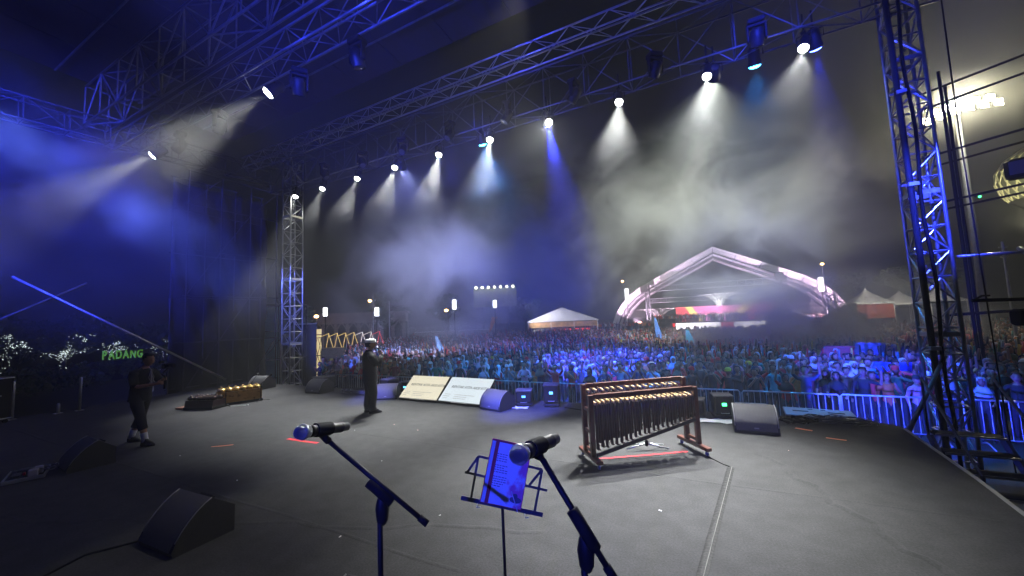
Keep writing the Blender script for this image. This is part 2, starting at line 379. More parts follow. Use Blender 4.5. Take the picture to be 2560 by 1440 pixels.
# unlit moving heads hanging in the trusses
def moving_head(label, p, tilt, group, rz=0):
    r_ = thing('moving_head', label, 'moving head', p, rz, group)
    b = MB(); b.box((0, 0, 0), (.34, .26, .12), bev=.02); b.build('base', black, r_)
    b = MB()
    for s_ in (-1, 1): b.box((s_*.17, 0, -.24), (.05, .12, .4), bev=.015)
    b.box((0, 0, -.09), (.36, .14, .05)); b.build('yoke', black, r_)
    Mh = Matrix.Translation((0, 0, -.36)) @ Matrix.Rotation(tilt, 4, 'X')
    b = MB(); b.lathe([(.08, .2), (.13, .15), (.145, 0), (.13, -.17), (.125, -.2), (.10, -.18)], 14, Mh); b.build('head', black, r_, True)
    b = MB(); b.lathe([(.1, -.185), (.06, -.195), (.001, -.2)], 12, Mh, cap=False); b.build('lens', mat('dark_glass', (.1, .1, .12), .05, spec=.8), r_, True)
    return r_
for i, x in enumerate([1.45, -.7, -2.8, -4.9, -7.0, -9.0, -11.0, -13.1]):
    moving_head(f'unlit black moving head on the front truss, {nth(i)} from the lattice tower', (x, 9.75, 8.5), .5+.1*(i % 3), 'moving heads on the front truss', i*.7)
for i, x in enumerate([-6.1, -8.0, -11.4, -13.6]):
    moving_head(f'unlit black moving head under the rear truss, {nth(i)} from the photo centre', (x, 5.3, 8.0), .3+.2*(i % 2), 'moving heads on the rear truss', i)
# blue and cyan wash lamps: a rear row over the risers, and on the towers, pointing out over the crowd
BL = 'blue wash lamps'
def wash(label, p, t, pw, deg, col, lens, blend=.9): return stage_lamp(label, p, t, pw, deg, col, lens, BL, rad=.13, name='wash_lamp', cat='wash lamp', blend=blend)
WASH = [((-3.2, -5.2, 8.6), (-11.5, 24, 4.0), 60000, 24, BLUE), ((1.2, -5.2, 8.6), (2.0, 24, 4.5), 60000, 20, BLUE), ((-4.0, -4.5, 6.0), (-4.0, 9.5, 9.6), 10000, 76, BLUE), ((.2, -5.0, 3.6), (-1.2, 6.0, .9), 2000, 30, BLUE),
        ((-8.0, -4.0, 6.4), (-21, 6.0, 6.6), 36000, 46, BLUE), ((-13.5, -4.0, 8.3), (-18.5, 9, 9.5), 2600, 34, BLUE), ((2.6, 2.0, 8.6), (4.02, 10.5, 3.8), 42000, 15, BLUE), ((-9.5, -1.5, 7.0), (-16.25, 10.5, 3.0), 36000, 15, (.10, .16, 1)), ((.8, -2.0, 7.4), (1.35, 10.3, 8.5), 16000, 7, BLUE)]
for i, (p, t, pw, dg_, col) in enumerate(WASH):
    wash(f'blue wash lamp on the rear rig behind the singers, {nth(i)} of nine', p, t, pw, dg_, col, blue_lens)
for i, (p, t, pw, dg_, col) in enumerate([((-6.4, 10.8, 8.1), (-6.5, 15.2, GZ), 5200, 84, CYAN), ((1.5, 10.8, 8.1), (1.8, 15.2, GZ), 3200, 80, CYAN), ((-4.0, 10.8, 8.1), (-4.6, 18.0, GZ), 52000, 38, BLUE), ((2.7, 10.8, 8.1), (4.9, 17.5, GZ), 15000, 32, BLUE), ((-10.0, 10.8, 8.1), (-19, 24, 4.0), 19000, 70, (.42, .47, .95)), ((.6, 10.8, 8.1), (-.5, 31, 7.5), 38000, 58, (.86, .92, .78))]):  # last two are added to brighten the smoke over the crowd
    wash(f'crowd or added smoke wash lamp on the outer side of the front truss, {nth(i)} of six', p, t, pw, dg_, col, cyan_lens if col == CYAN else (lens_em if i == 5 else blue_lens))

# ---------------------------------------------------------------- scaffold wall and braces at the far side of the stage
scaf = mat('scaffold_pipe', (.035, .035, .04), .7, .2, noise=.3, nscale=5)
def scaffold(label, x, ys, zs, depth, group):
    r_ = thing('scaffold_bay', label, 'scaffold', (x, ys[0], GZ), 0, group)
    Z0 = 0
    for y in ys:
        for dx in (0, -depth):
            b = MB(); b.tube((dx, y-ys[0], 0), (dx, y-ys[0], zs[-1]-GZ), .026, n=6); b.build('standard', scaf, r_)
    for z in zs:
        for dx in (0, -depth):
            b = MB(); b.tube((dx, -.1, z-GZ), (dx, ys[-1]-ys[0]+.1, z-GZ), .022, n=6); b.build('ledger', scaf, r_)
    for i in range(len(ys)-1):
        for j in range(len(zs)-1):
            if (i+j) % 2 == 0:
                b = MB(); b.tube((0, ys[i]-ys[0], zs[j]-GZ), (0, ys[i+1]-ys[0], zs[j+1]-GZ), .02, n=6); b.build('brace', scaf, r_)
    return r_
scaffold('dark pipe scaffold wall standing behind the pale lattice tower', -18.6, [7.6, 8.8, 10.0, 11.2], [-.2, 1.7, 3.6, 5.5, 7.4, 8.8], 1.3, 'scaffold bays')
scaffold('low dark scaffold with cross pipes in front of the pale banner', -20.4, [11.6, 12.9, 14.0], [.5, 2.0, 3.4], .8, 'scaffold bays')
b = MB(); 
net = MB(); nx, nz = 26, 34
for i in range(nx+1):
    for j in range(nz+1): net.v.append((-19.95-.10*math.sin(i*1.1+j*.5)-.05*math.sin(j*1.7), 7.6+i*3.9/nx, -1.0+j*9.6/nz))
for i in range(nx):
    for j in range(nz): a = i*(nz+1)+j; net.f.append((a, a+1, a+nz+2, a+nz+1)); net.m.append(0)
o = net.build('shade_net', mat('shade_net_fabric', (.006, .0065, .008), .9, noise=.4, nscale=3), smooth=True)
so = o.modifiers.new('thick', 'SOLIDIFY'); so.thickness = .01
tag(o, 'wrinkled dark shade netting hung on the scaffold wall', 'netting')
b = MB(); b.tube((-17.0, 3.0, 3.84), (-17.0, 8.3, .22), .035, n=8); tag(b.build('diagonal_brace', zinc, smooth=True), 'long pale diagonal pipe sloping down to the gongs', 'brace')
b = MB(); b.tube((-17.1, 4.45, 3.76), (-17.1, 1.6, 1.8), .03, n=8); tag(b.build('diagonal_brace', steeldark, smooth=True), 'faint shorter pipe crossing the long diagonal pipe', 'brace')
# pale banner board behind the low scaffold
bb = thing('banner_board', 'tall white banner board coloured as if lit teal, behind the scaffold pipes', 'banner', (-22.9, 13.3, GZ), R(25))
b = MB(); b.box((0, 0, 2.45), (1.5, .05, 4.7)); b.build('panel', mat('teal_lit_banner', (.32, .5, .52), .7, noise=.1, nscale=1.2), bb)  # white banner with the teal light put into its colour
for s_ in (-1, 1): b = MB(); b.box((s_*.78, 0, 2.4), (.06, .07, 4.8)); b.build('post', steeldark, bb)
# black side panel and patterned pillar beyond the tower
pn = thing('side_panel', 'black flat panel standing between the tower and patterned pillar', 'panel', (-20.75, 14.2, GZ), R(28))
b = MB(); b.box((0, 0, 1.85), (1.25, .06, 3.7)); b.build('board', mat('panel_black', (.022, .026, .03), .6), pn)
b = MB(); b.box((0, -.02, 3.74), (1.3, .09, .05)); b.build('top_rail', zinc, pn)
b = MB(); b.tube((-.18, -.3, 0), (-.3, -.1, 2.4), .02, n=6); b.build('stay', zinc, pn)
pl = thing('pillar', 'tall pale yellow pillar with dark lattice pattern', 'pillar', (-22.2, 16.0, GZ))
b = MB(); b.lathe([(.12, .05), (.17, .1), (.17, .35), (.13, .4), (.13, .55), (.2, .7), (.24, 1.2), (.19, 1.75), (.24, 2.3), (.21, 2.8), (.24, 3.0), (.24, 3.4)], 14)
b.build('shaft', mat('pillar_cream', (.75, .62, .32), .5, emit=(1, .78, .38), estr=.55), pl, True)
for z in (.37, .6, 1.75, 2.85, 3.05): b = MB(); b.lathe([(.2, z-.025), (.252, z-.025), (.252, z+.025), (.2, z+.025)], 14); b.build('band', blackmatte, pl)
for a in range(6):
    for s_ in (1, -1):
        b = MB(); b.path([((.255-.05*abs(math.sin((z-1.2)*2.8)))*math.cos(a*1.047+s_*(z-1.2)*.9), (.255-.05*abs(math.sin((z-1.2)*2.8)))*math.sin(a*1.047+s_*(z-1.2)*.9), z) for z in np.linspace(.75, 2.8, 9)], .016, 4); b.build('lattice', blackmatte, pl)
# ================================================================ things on the stage
# ---- floor monitors
def wedge_meshes(W=.66, arc=((.0, .05), (.035, .12), (.085, .20), (.145, .275), (.215, .345), (.29, .40), (.35, .43))):
    arc = list(arc)
    prof = [(.02, .0)]+arc+[(.57, .27), (.57, .0)]
    cab = MB(); cab.prism(prof, -W/2, W/2); cabm = cab.mesh('cabinet', cabinet)
    gr = MB(); k = len(arc); vs = []
    for x in (-W/2+.03, W/2-.03):
        for (y, z) in arc: vs.append((x, y-.006, z+.004))
    gr.add(vs, [(i, k+i, k+i+1, i+1) for i in range(k-1)]); grm = gr.mesh('grille', grille, True)
    ed = MB()
    for s_ in (-1, 1): ed.path([(s_*(W/2-.012), y-.004, z+.003) for y, z in arc[1:]], .009, 5, flat=.6)
    edm = None
    def edge(s_):
        e = MB(); e.path([(s_*(W/2-.012), y-.004, z+.003) for y, z in arc[1:]], .009, 5, flat=.6); return e.mesh('edge_strip', edgegrey, True)
    hd = MB(); hd.box((0, .465, .362), (.24, .03, .02), Matrix.Rotation(R(-38), 3, 'X')); hdm = hd.mesh('handle', blackmatte)
    bd = MB(); bd.box((0, -.006, .10), (.07, .006, .022)); bdm = bd.mesh('badge', edgegrey)
    return cabm, grm, edge(-1), edge(1), hdm, bdm
WM = wedge_meshes(); WC = wedge_meshes(arc=((.0, .05), (.008, .12), (.03, .20), (.075, .28), (.145, .355), (.24, .41), (.34, .435)))
def wedge(label, x, y, rz, s=1., badge=True):
    r_ = thing('floor_monitor', label, 'floor monitor', (x, y, 0.001), rz, 'floor monitors'); r_.scale = (s, s, s); w_ = WC if badge else WM
    put('cabinet', w_[0], r_); put('grille', w_[1], r_); put('edge_strip', w_[2], r_); put('edge_strip', w_[3], r_); put('handle', w_[4], r_)
    if badge: put('badge', w_[5], r_)
    return r_
wedge('silver-lit floor monitor with curved grille beside the bamboo rack', .585, 7.62, R(1), .98)
wedge('blue-lit floor monitor at the end of the two text screens', -4.66, 7.72, R(-14), .98)
wedge('blue-lit floor monitor right behind the singer in black', -8.15, 7.95, R(32), .92)
wedge('dark floor monitor between the lattice tower and the singer', -11.35, 8.0, R(4), .98)
wedge('dark floor monitor at the foot of the pale lattice tower', -14.4, 7.95, R(12), 1.0)
wedge('black floor monitor behind the cable tray', -9.22, 2.22, R(-4), .96, False)
wedge('large black floor monitor in the front corner of the stage', -4.88, 1.80, R(2), .95, False)
wedge('black floor monitor only just peeping in below the music stand', -2.0, 1.46, R(-8), 1.0, False)

# ---- two text screens
scr_y = mat('screen_cream', (.1, .1, .1), .3, emit=(1, .93, .70), estr=.64)
scr_w = mat('screen_white', (.1, .1, .1), .3, emit=(.83, .94, 1), estr=.68)
ink = mat('screen_ink', (.10, .10, .11), .8); inkfaint = mat('screen_ink_faint', (.38, .38, .36), .8)
def text_screen(label, x0, x1, y, rz, scr):
    W = x1-x0; H = .82; tl = R(41)
    M = Matrix.Translation(((x0+x1)/2, y, .05)) @ Matrix.Rotation(rz, 4, 'Z') @ Matrix.Rotation(tl, 4, 'X')
    r_ = thing('text_screen', label, 'screen', group='text screens on the stage edge', M=M)
    b = MB(); b.box((0, H/2, -.03), (W, H, .06), bev=.008); b.build('casing', black, r_)
    s_ = MB(); s_.box((0, H/2+.012, .002), (W-.024, H-.05, .006)); sc = s_.build('display', scr, r_)
    me = text_mesh('lettering', 'RENTAK KITA AKSI KITA', .108, .001, .22, .0005); me.materials.append(ink)
    put('lettering', me, sc, (.07, H*.60, .0075))
    for i, (lx, ly, lw) in enumerate([(-.5, .25, .16), (-.5, .19, .2), (-.52, .13, .12), (.03, .25, .62), (-.06, .19, .4), (-.08, .135, .36)]):
        b = MB(); x = lx*W/1.35-lw/2
        while x < lx*W/1.35+lw/2:
            l_ = random.uniform(.012, .05); b.box((x+l_/2, ly, .0066), (l_, .013, .0014)); x += l_+random.uniform(.008, .016)
        b.build('small_lettering', inkfaint, sc)
    b = MB(); b.box((0, .012, .004), (.5, .014, .008)); b.build('bezel_strip', edgegrey, r_)
    b = MB()
    for s2 in (-1, 1): b.prism([(.1, -.055), (H-.05, -.055), (H-.05, -.60), (H-.12, -.60)], s2*W*.36-.02, s2*W*.36+.02)
    b.build('prop', blackmatte, r_)
    return r_
text_screen('slanted cream-coloured screen with song title, next to the singer', -7.76, -6.42, 8.02, R(-1.5), scr_y)
text_screen('slanted bluish-white screen with song title, next to the blue-lit monitor', -6.40, -4.98, 7.96, R(-5), scr_w)

# ---- microphone stands and microphones
mic_grille = mat('mic_grille', (.50, .51, .53), .34, .75, bump=1.0, bscale=420)
def mic_stand(label, clip, joint, end, basexy):
    r_ = thing('microphone_stand', label, 'microphone stand', (*basexy, .001), 0, 'microphone stands')
    O = Vector((*basexy, 0)); clip, joint, end = Vector(clip)-O, Vector(joint)-O, Vector(end)-O
    jt = Vector((0, 0, joint.z-.05))
    b = MB(); b.tube((0, 0, .18), (0, 0, joint.z-.42), .013, n=10); b.build('lower_pole', black, r_, True)
    b = MB(); b.tube((0, 0, joint.z-.46), (0, 0, joint.z-.30), .019, n=12); b.build('height_clutch', rubber, r_, True)
    b = MB(); b.tube((0, 0, joint.z-.4), (0, 0, joint.z-.06), .0095, n=10); b.build('upper_pole', black, r_, True)
    dirb = (end-clip).normalized()
    b = MB(); b.tube(clip, end-dirb*.03, .0085, n=10); b.build('boom', black, r_, True)
    b = MB(); b.tube(end-dirb*.035, end, .012, n=10); b.build('boom_end', rubber, r_, True)
    b = MB(); b.tube(joint-dirb*.055, joint+dirb*.055, .017, n=10); b.build('boom_clutch', rubber, r_, True)
    sd = dirb.cross(Vector((0, 0, 1))).normalized()
    b = MB(); b.lathe([(.012, -.085), (.02, -.07), (.024, -.03), (.018, .0), (.010, .015)], 10, Matrix.Translation((joint+Vector((0, 0, -.028)))-sd*.012)); b.build('swivel', black, r_, True)
    b = MB(); b.tube(joint-sd*.016+Vector((0, 0, -.035)), joint-sd*.055+Vector((0, 0, -.035)), .013, .015, n=8); b.build('knob', zinc, r_, True)
    for k in range(3):
        a = k*2.094+.5; b = MB(); b.path([(0, 0, .22), (.12*math.cos(a), .12*math.sin(a), .10), (.34*math.cos(a), .34*math.sin(a), .012)], [.011, .010, .010], 8); b.build('leg', black, r_, True)
    return r_, O
def microphone(label, ball, tail, clip_top, band=True):
    ball, tail, ct = Vector(ball), Vector(tail), Vector(clip_top); ax = (tail-ball).normalized(); L_ = (tail-ball).length
    M = Matrix.Translation(ball) @ ax.to_track_quat('Z', 'Y').to_matrix().to_4x4()
    r_ = thing('microphone', label, 'microphone', group='microphones', M=M)
    b = MB(); b.lathe([(.001, -.0255), (.013, -.0225), (.021, -.014), (.0255, 0), (.0250, .010), (.0235, .020), (.0215, .026)], 22, cap=False); b.build('grille', mic_grille, r_, True)
    b = MB(); b.lathe([(.0258, -.002), (.0272, .001), (.0272, .006), (.0255, .009)], 22, cap=False); b.build('grille_ring', zinc, r_, True)
    b = MB(); b.lathe([(.021, .026), (.0215, .04), (.0195, .05), (.019, .09), (.0195, .12), (.0185, L_*.78), (.0195, L_*.8), (.0195, L_-.035), (.0155, L_-.03), (.0155, L_-.004), (.012, L_)], 16); b.build('body', mat('mic_black', (.022, .022, .024), .4), r_, True)
    b = MB(); b.lathe([(.0203, L_*.52), (.0208, L_*.525), (.0208, L_*.58), (.0203, L_*.585)], 16, cap=False); b.build('silver_band', white, r_, True)
    Mi = M.inverted(); c0 = Vector((0, 0, L_*.42))
    return r_, M@c0
m1 = microphone('microphone with silver grille and white band, on the stand nearer the left', (-1.264, .853, 1.718), (-1.234, 1.005, 1.742), (0, 0, 0)) if False else None
def mic_set(lbl_s, lbl_m, ball, tail, clip, joint, end, base):
    mr, mid = microphone(lbl_m, ball, tail, clip)
    r_, O = mic_stand(lbl_s, clip, joint, end, base)
    ax = (Vector(tail)-Vector(ball)).normalized(); cl = Vector(clip)
    # rubber clip that holds the microphone body
    b = MB(); Mr = Matrix.Translation(mid-O) @ ax.to_track_quat('Z', 'Y').to_matrix().to_4x4()
    b.lathe([(.0235, -.035), (.0245, -.03), (.0245, .03), (.0235, .035)], 14, Mr, cap=False); b.lathe([(.0200, -.035), (.0235, -.035)], 14, Mr, cap=False)
    b.path([mid-O+Vector((0, 0, -.018)), (mid-O).lerp(cl-O, .5)+Vector((0, 0, -.012)), cl-O], [.014, .012, .013], 10); b.build('clip', rubber, r_, True)
mic_set('black boom microphone stand at the left of the music stand', 'microphone with silver grille and white band, on the left boom stand', (-1.264, .853, 1.718), (-1.287, 1.06, 1.681), (-1.272, .962, 1.655), (-1.066, 1.01, 1.487), (-.905, 1.065, 1.387), (-1.07, 1.012))
mic_set('black boom microphone stand at the right of the music stand', 'microphone with silver grille in front of the music booklet', (-.47, .92, 1.716), (-.45, 1.147, 1.694), (-.456, 1.03, 1.678), (-.339, 1.03, 1.501), (-.270, 1.05, 1.380), (-.345, 1.035))
# ---- music stand with booklet and pen
ms = thing('music_stand', 'folding wire music stand with blue-lit flat bars', 'music stand', (-1.10, 1.93, .001))
O = Vector((-1.10, 1.93, 0)); mstm = mat('stand_enamel', (.03, .032, .05), .4)
bl, br, tl_, tr_ = [Vector(p)-O for p in ((-1.289, 1.8, 1.098), (-.894, 2.012, .984), (-1.222, 1.886, 1.300), (-.905, 2.06, 1.209))]
bk = Vector((-.45, .89, 0))*.012
def flatbar(a, b_, wd=.013, th=.004):
    m = MB(); a = Vector(a)+bk; b_ = Vector(b_)+bk; t = (b_-a).normalized(); nrm = (br-bl).cross(tl_-bl).normalized(); s_ = t.cross(nrm).normalized()
    vs = []
    for p in (a, b_):
        for u_, v_ in ((-1, -1), (1, -1), (1, 1), (-1, 1)): vs.append(p+s_*wd/2*u_+nrm*th/2*v_)
    return m.add(vs, [(3, 2, 1, 0), (4, 5, 6, 7), (0, 1, 5, 4), (1, 2, 6, 5), (2, 3, 7, 6), (3, 0, 4, 7)])
L_ = lambda a, b_, t: a.lerp(b_, t)
flatbar(bl, br, .022, .012).build('ledge', mstm, ms)
flatbar(L_(bl, tl_, .58)-(br-bl)*.08, L_(br, tr_, .55)+(br-bl)*.06).build('cross_bar', mstm, ms)
flatbar(tl_, tr_).build('cross_bar', mstm, ms)
sl, sr = L_(bl, br, .12), L_(bl, br, .9)
flatbar(sl, tl_).build('side_bar', mstm, ms); flatbar(sr, tr_).build('side_bar', mstm, ms)
flatbar(tl_, L_(tl_, sl, .42)-(br-bl)*.10).build('page_arm', mstm, ms); flatbar(tr_, L_(tr_, sr, .42)-(br-bl)*.12).build('page_arm', mstm, ms)
flatbar(L_(bl, br, .5), L_(tl_, tr_, .5), .016).build('centre_bar', mstm, ms)
for t in (.2, .78):
    q = MB(); p = L_(bl, br, t)+Vector((0, 0, -.012)); q.path([p+bk*2, p-bk*3, p-bk*3+Vector((.02, .01, .0))], .003, 5); q.build('page_clip', zinc, ms)
pb = L_(bl, br, .5)+bk*1.6
q = MB(); q.tube((0, 0, .5), pb+Vector((-pb.x*.9, -pb.y*.9, -.005)), .0085, n=10); q.build('upper_pole', black, ms, True)
q = MB(); q.tube((0, 0, .12), (0, 0, .56), .012, n=10); q.build('lower_pole', black, ms, True)
q = MB(); q.lathe([(.014, .5), (.02, .52), (.02, .57), (.012, .59)], 10); q.build('height_clutch', rubber, ms, True)
for k in range(3): a = k*2.094+.2; q = MB(); q.path([(0, 0, .3), (.13*math.cos(a), .13*math.sin(a), .16), (.27*math.cos(a), .27*math.sin(a), .01)], .008, 6); q.build('leg', black, ms, True)
# booklet lying on the ledge
nT = (br-bl).cross(tl_-bl).normalized()
if nT.dot(-fw) < 0: nT = -nT
ex = (br-bl).normalized(); ey = nT.cross(ex).normalized()
if ey.z < 0: ey = -ey
Mb = Matrix((( ex.x, ey.x, nT.x, -1.10), (ex.y, ey.y, nT.y, 1.905), (ex.z, ey.z, nT.z, 1.048), (0, 0, 0, 1)))
bo = thing('music_booklet', 'red-edged booklet page on the music stand, glowing blue in the light', 'booklet', M=Mb)
BW, BH = .232, .335
q = MB(); q.box((0, BH/2, .004), (BW, BH, .008)); q.build('cover', mat('red_cover', (.55, .03, .06), .35), bo)
pm = mat('printed_page', (.72, .72, .78), .45)
N = pm.node_tree.nodes; Lk = pm.node_tree.links; tc = N.new('ShaderNodeTexCoord'); no = N.new('ShaderNodeTexNoise'); no.inputs['Scale'].default_value = 11; no.inputs['Detail'].default_value = 5
sx = N.new('ShaderNodeSeparateXYZ'); Lk.new(tc.outputs['Generated'], sx.inputs[0]); Lk.new(tc.outputs['Object'], no.inputs['Vector'])
ad = N.new('ShaderNodeMath'); ad.operation = 'MULTIPLY_ADD'; ad.inputs[1].default_value = .42; ad.inputs[2].default_value = -.20; Lk.new(sx.outputs[0], ad.inputs[0])
ad2 = N.new('ShaderNodeMath'); ad2.operation = 'ADD'; Lk.new(ad.outputs[0], ad2.inputs[0]); Lk.new(no.outputs[0], ad2.inputs[1])
cr = N.new('ShaderNodeValToRGB'); cr.color_ramp.elements[0].position = .56; cr.color_ramp.elements[0].color = (.85, .85, .9, 1); cr.color_ramp.elements[1].position = .66; cr.color_ramp.elements[1].color = (.85, .18, .42, 1)
Lk.new(ad2.outputs[0], cr.inputs[0]); Lk.new(cr.outputs[0], N['Principled BSDF'].inputs['Base Color'])
q = MB(); q.box((.021, BH/2-.004, .009), (BW-.048, BH-.016, .003)); pg = q.build('page', pm, bo)
q = MB(); q.box((-BW/2+.014, BH/2-.004, .009), (.020, BH-.014, .003)); q.build('spine_strip', paper, bo)
pr = mat('print_ink', (.10, .10, .16), .6)
for i in range(15):
    y = BH*.78-i*.0118
    if i in (4, 9): continue
    q = MB(); x = -.075
    while x < -.075+random.uniform(.05, .085): l_ = random.uniform(.006, .016); q.box((x+l_/2, y, .0108), (l_, .0035, .0006)); x += l_+.004
    q.build('printed_line', pr, pg)
q = MB(); q.loft([((.075, .045, .0108), .035, .016), ((.075, .045, .0112), .035, .016)], 10); q.loft([((.07, .065, .0108), .014, .012), ((.07, .065, .0112), .014, .012)], 10); q.build('printed_picture', pr, pg)
pe = MB(); pe.tube(Mb@Vector((.045, .085, .016)), Mb@Vector((.098, -.008, .020)), .0024, n=6); tag(pe.build('pen', white, smooth=True), 'thin white pen leaning on the booklet page', 'pen')

# ---- rack of bamboo angklungs
AR = R(38.5); A0 = Vector((-1.57, 5.38, .001)); AL = 1.67; AD = .26
rk = thing('angklung_rack', 'red-brown wooden rack on casters hung with bamboo instruments', 'instrument rack', A0, AR)
def bar_(name, c, d, m=wood, rot=None, bev=.006): q = MB(); q.box(c, d, rot, bev); return q.build(name, m, rk)
for x in (0, AL):
    bar_('post', (x, 0, .54), (.07, .06, .84)); bar_('post', (x, AD, .595), (.07, .06, .95))
    ft = bar_('foot', (x, .12, .098), (.085, .70, .05))
    for y in (-.17, .41):
        q = MB(); q.lathe([(.012, -.012), (.028, -.012), (.030, 0), (.028, .012), (.012, .012)], 12, Matrix.Translation((x, y, .031)) @ Matrix.Rotation(R(90), 4, 'Y')); q.build('caster', mat('caster_blue_lit', (.05, .07, .3), .3), rk, True)  # blue of the wash lamps put into the caster colour
        q = MB(); q.box((x, y, .066), (.03, .04, .022)); q.build('caster_plate', zinc, rk)
    for z in (.74, .44, .18): bar_('stretcher', (x, AD/2, z), (.04, AD-.062, .045))
bar_('top_rail', (AL/2, 0, .935), (AL-.072, .04, .07)); bar_('top_rail', (AL/2, AD, 1.045), (AL-.072, .04, .07))
bar_('hanging_rail', (AL/2, .02, .80), (AL-.072, .018, .022)); bar_('hanging_rail', (AL/2, AD+.02, .92), (AL-.072, .018, .022))
ang = math.atan2(.36, AL-.06)
bar_('sloping_rail', (AL/2, -.022, .31), (math.hypot(AL-.08, .36), .03, .055), mat('dark_wood', (.03, .016, .012), .5), Matrix.Rotation(-ang, 3, 'Y'))
bar_('sloping_rail', (AL/2, AD-.022, .40), (math.hypot(AL-.08, .36), .024, .035), mat('dark_wood'), Matrix.Rotation(-ang, 3, 'Y'))
Mr = Matrix.Translation(A0) @ Matrix.Rotation(AR, 4, 'Z')
def angklung(label, x, y, ztop, ln, group, r):
    t = thing('angklung', label, 'angklung', group=group, M=Mr @ Matrix.Translation((x, y, ztop)))
    q = MB(); q.path([(0, -.035, -.012), (0, -.03, -.012), (0, .12, .004), (0, .15, .006)], [r*.95, r, r*.9, r*.8], 8); q.build('base_tube', bamboo, t, True)
    for k, (dx, l2) in enumerate(((-.017, ln), (.017, ln*.86))):
        q = MB(); q.path([(dx, -.045+k*.012, -.02), (dx, -.046+k*.012, -.02-l2*.25), (dx, -.046+k*.012, -.02-l2)], [r*.95, r*1.05, r*1.08], 7); q.build('tube', bamboodark, t, True)
    q = MB(); q.tube((0, -.04, -.02), (0, -.04, .05), .0065, n=6); q.ball((0, -.04, .052), .008, 6, 4); q.build('peg', peg, t, True)
    q = MB(); q.box((0, -.046, -.03-ln*1.0), (.045, .018, .012)); q.build('foot_bar', bamboodark, t)
NF, NB = 22, 15
for i in range(NF):
    x = .075+(AL-.15)*i/(NF-1)+random.uniform(-.008, .008); ln = .60-.30*(i/(NF-1))+random.uniform(-.02, .02)
    angklung(f'bamboo angklung with dark tubes, {nth(i)} from the tall-tube end of the front row', x, .0, .845+random.uniform(-.006, .01), ln, 'front row of angklungs', .022-.006*i/NF)
for i in range(NB):
    x = .10+(AL-.2)*i/(NB-1)+random.uniform(-.015, .015); ln = .52-.28*(i/(NB-1))
    angklung(f'bamboo angklung with pale tube, {nth(i)} from the tall-tube end of the back row', x, AD, .965+random.uniform(-.006, .01), ln, 'back row of angklungs', .019-.004*i/NB)
# folded stand lying under the rack
fs_ = thing('folded_stand', 'small folded steel stand lying on the floor under the bamboo rack', 'stand', (-.98, 6.25, .001), R(20))
for a, z in ((0, .02), (.5, .03), (2.6, .02), (3.3, .03)):
    q = MB(); q.tube((0, 0, .10), (.32*math.cos(a), .32*math.sin(a), z), .012, n=6); q.build('leg', zinc, fs_, True)
q = MB(); q.lathe([(.02, .06), (.03, .08), (.03, .13), (.015, .16)], 8); q.build('hub', black, fs_, True)

# ---- gongs at the far side
def gong_rack(label, x, y, rz, W, Dp, H, m, legs):
    r_ = thing('gong_rack', label, 'gong rack', (x, y, .001), rz, 'gong racks')
    q = MB(); q.prism([(-Dp/2, .07), (Dp/2, .07), (Dp/2*.86, H), (-Dp/2*.86, H)], -W/2, W/2); q.build('frame', m, r_)
    q = MB(); q.prism([(-Dp/2-.015, .0), (Dp/2+.015, .0), (Dp/2+.015, .068), (-Dp/2-.015, .068)], -W/2-.015, W/2+.015); q.build('plinth', blackmatte, r_)
    for s_ in (-1, 1): q = MB(); q.box((0, s_*Dp*.2, H+.008), (W, .02, .014)); q.build('cord_rail', m, r_)
    return r_
def gong_mesh(m): q = MB(); q.lathe([(.06, -.05), (.085, -.035), (.09, .0), (.07, .025), (.04, .03), (.024, .034), (.022, .05), (.012, .06), (.001, .062)], 12, cap=False); return q.mesh('gong', m, True)
gd, gg = gong_mesh(darkbronze), gong_mesh(gold)
gong_rack('dark carved gong rack standing nearest the camera operator', -12.5, 5.62, R(20), .86, .42, .24, mat('carved_dark', (.03, .012, .012), .4), 0)
gong_rack('golden gong rack glinting at the foot of the long diagonal pipe', -12.35, 6.4, R(70), 1.05, .48, .36, mat('gilded_wood', (.38, .20, .05), .3, .4, noise=.2, nscale=10), 0)
for j in range(2):
    for i in range(6):
        a = R(20); lx, ly = -.35+i*.14, (-.095 if j else .11)
        o = put('gong', gd, None, (-12.5+lx*math.cos(a)-ly*math.sin(a), 5.62+lx*math.sin(a)+ly*math.cos(a), .30)); o.scale = (.85, .85, 1.1); tag(o, 'small dark gong with a knob, set in the dark carved rack', 'gong', 'dark gongs')
for j in range(2):
    for i in range(6):
        a = R(70); lx, ly = -.42+i*.168, (-.1 if j else .1)
        o = put('gong', gg, None, (-12.35+lx*math.cos(a)-ly*math.sin(a), 6.4+lx*math.sin(a)+ly*math.cos(a), .43)); o.scale = (1.05, 1.05, 1.25); tag(o, 'small brass gong with a knob, set in the golden rack', 'gong', 'brass gongs')
for i, (x, y, h) in enumerate([(-12.15, 5.95, .62), (-11.9, 6.75, .72), (-12.65, 6.9, .7)]):
    r_ = thing('low_microphone_stand', ['short black microphone stand between the two gong racks', 'short black microphone stand at the near side of the golden rack', 'short black microphone stand behind the golden rack'][i], 'microphone stand', (x, y, .001), i*1.1, 'low microphone stands')
    q = MB(); q.tube((0, 0, .02), (0, 0, h*.7), .011, n=6); q.build('pole', black, r_); q = MB(); q.tube((0, 0, h*.68), (.22, -.05, h), .008, n=6); q.tube((.2, -.045, h-.01), (.27, -.06, h+.02), .02, .024, n=8); q.build('boom', black, r_)
    for k in range(3): a = k*2.094; q = MB(); q.tube((0, 0, .06), (.22*math.cos(a), .22*math.sin(a), .01), .008, n=5); q.build('leg', zinc if k == 1 else black, r_)
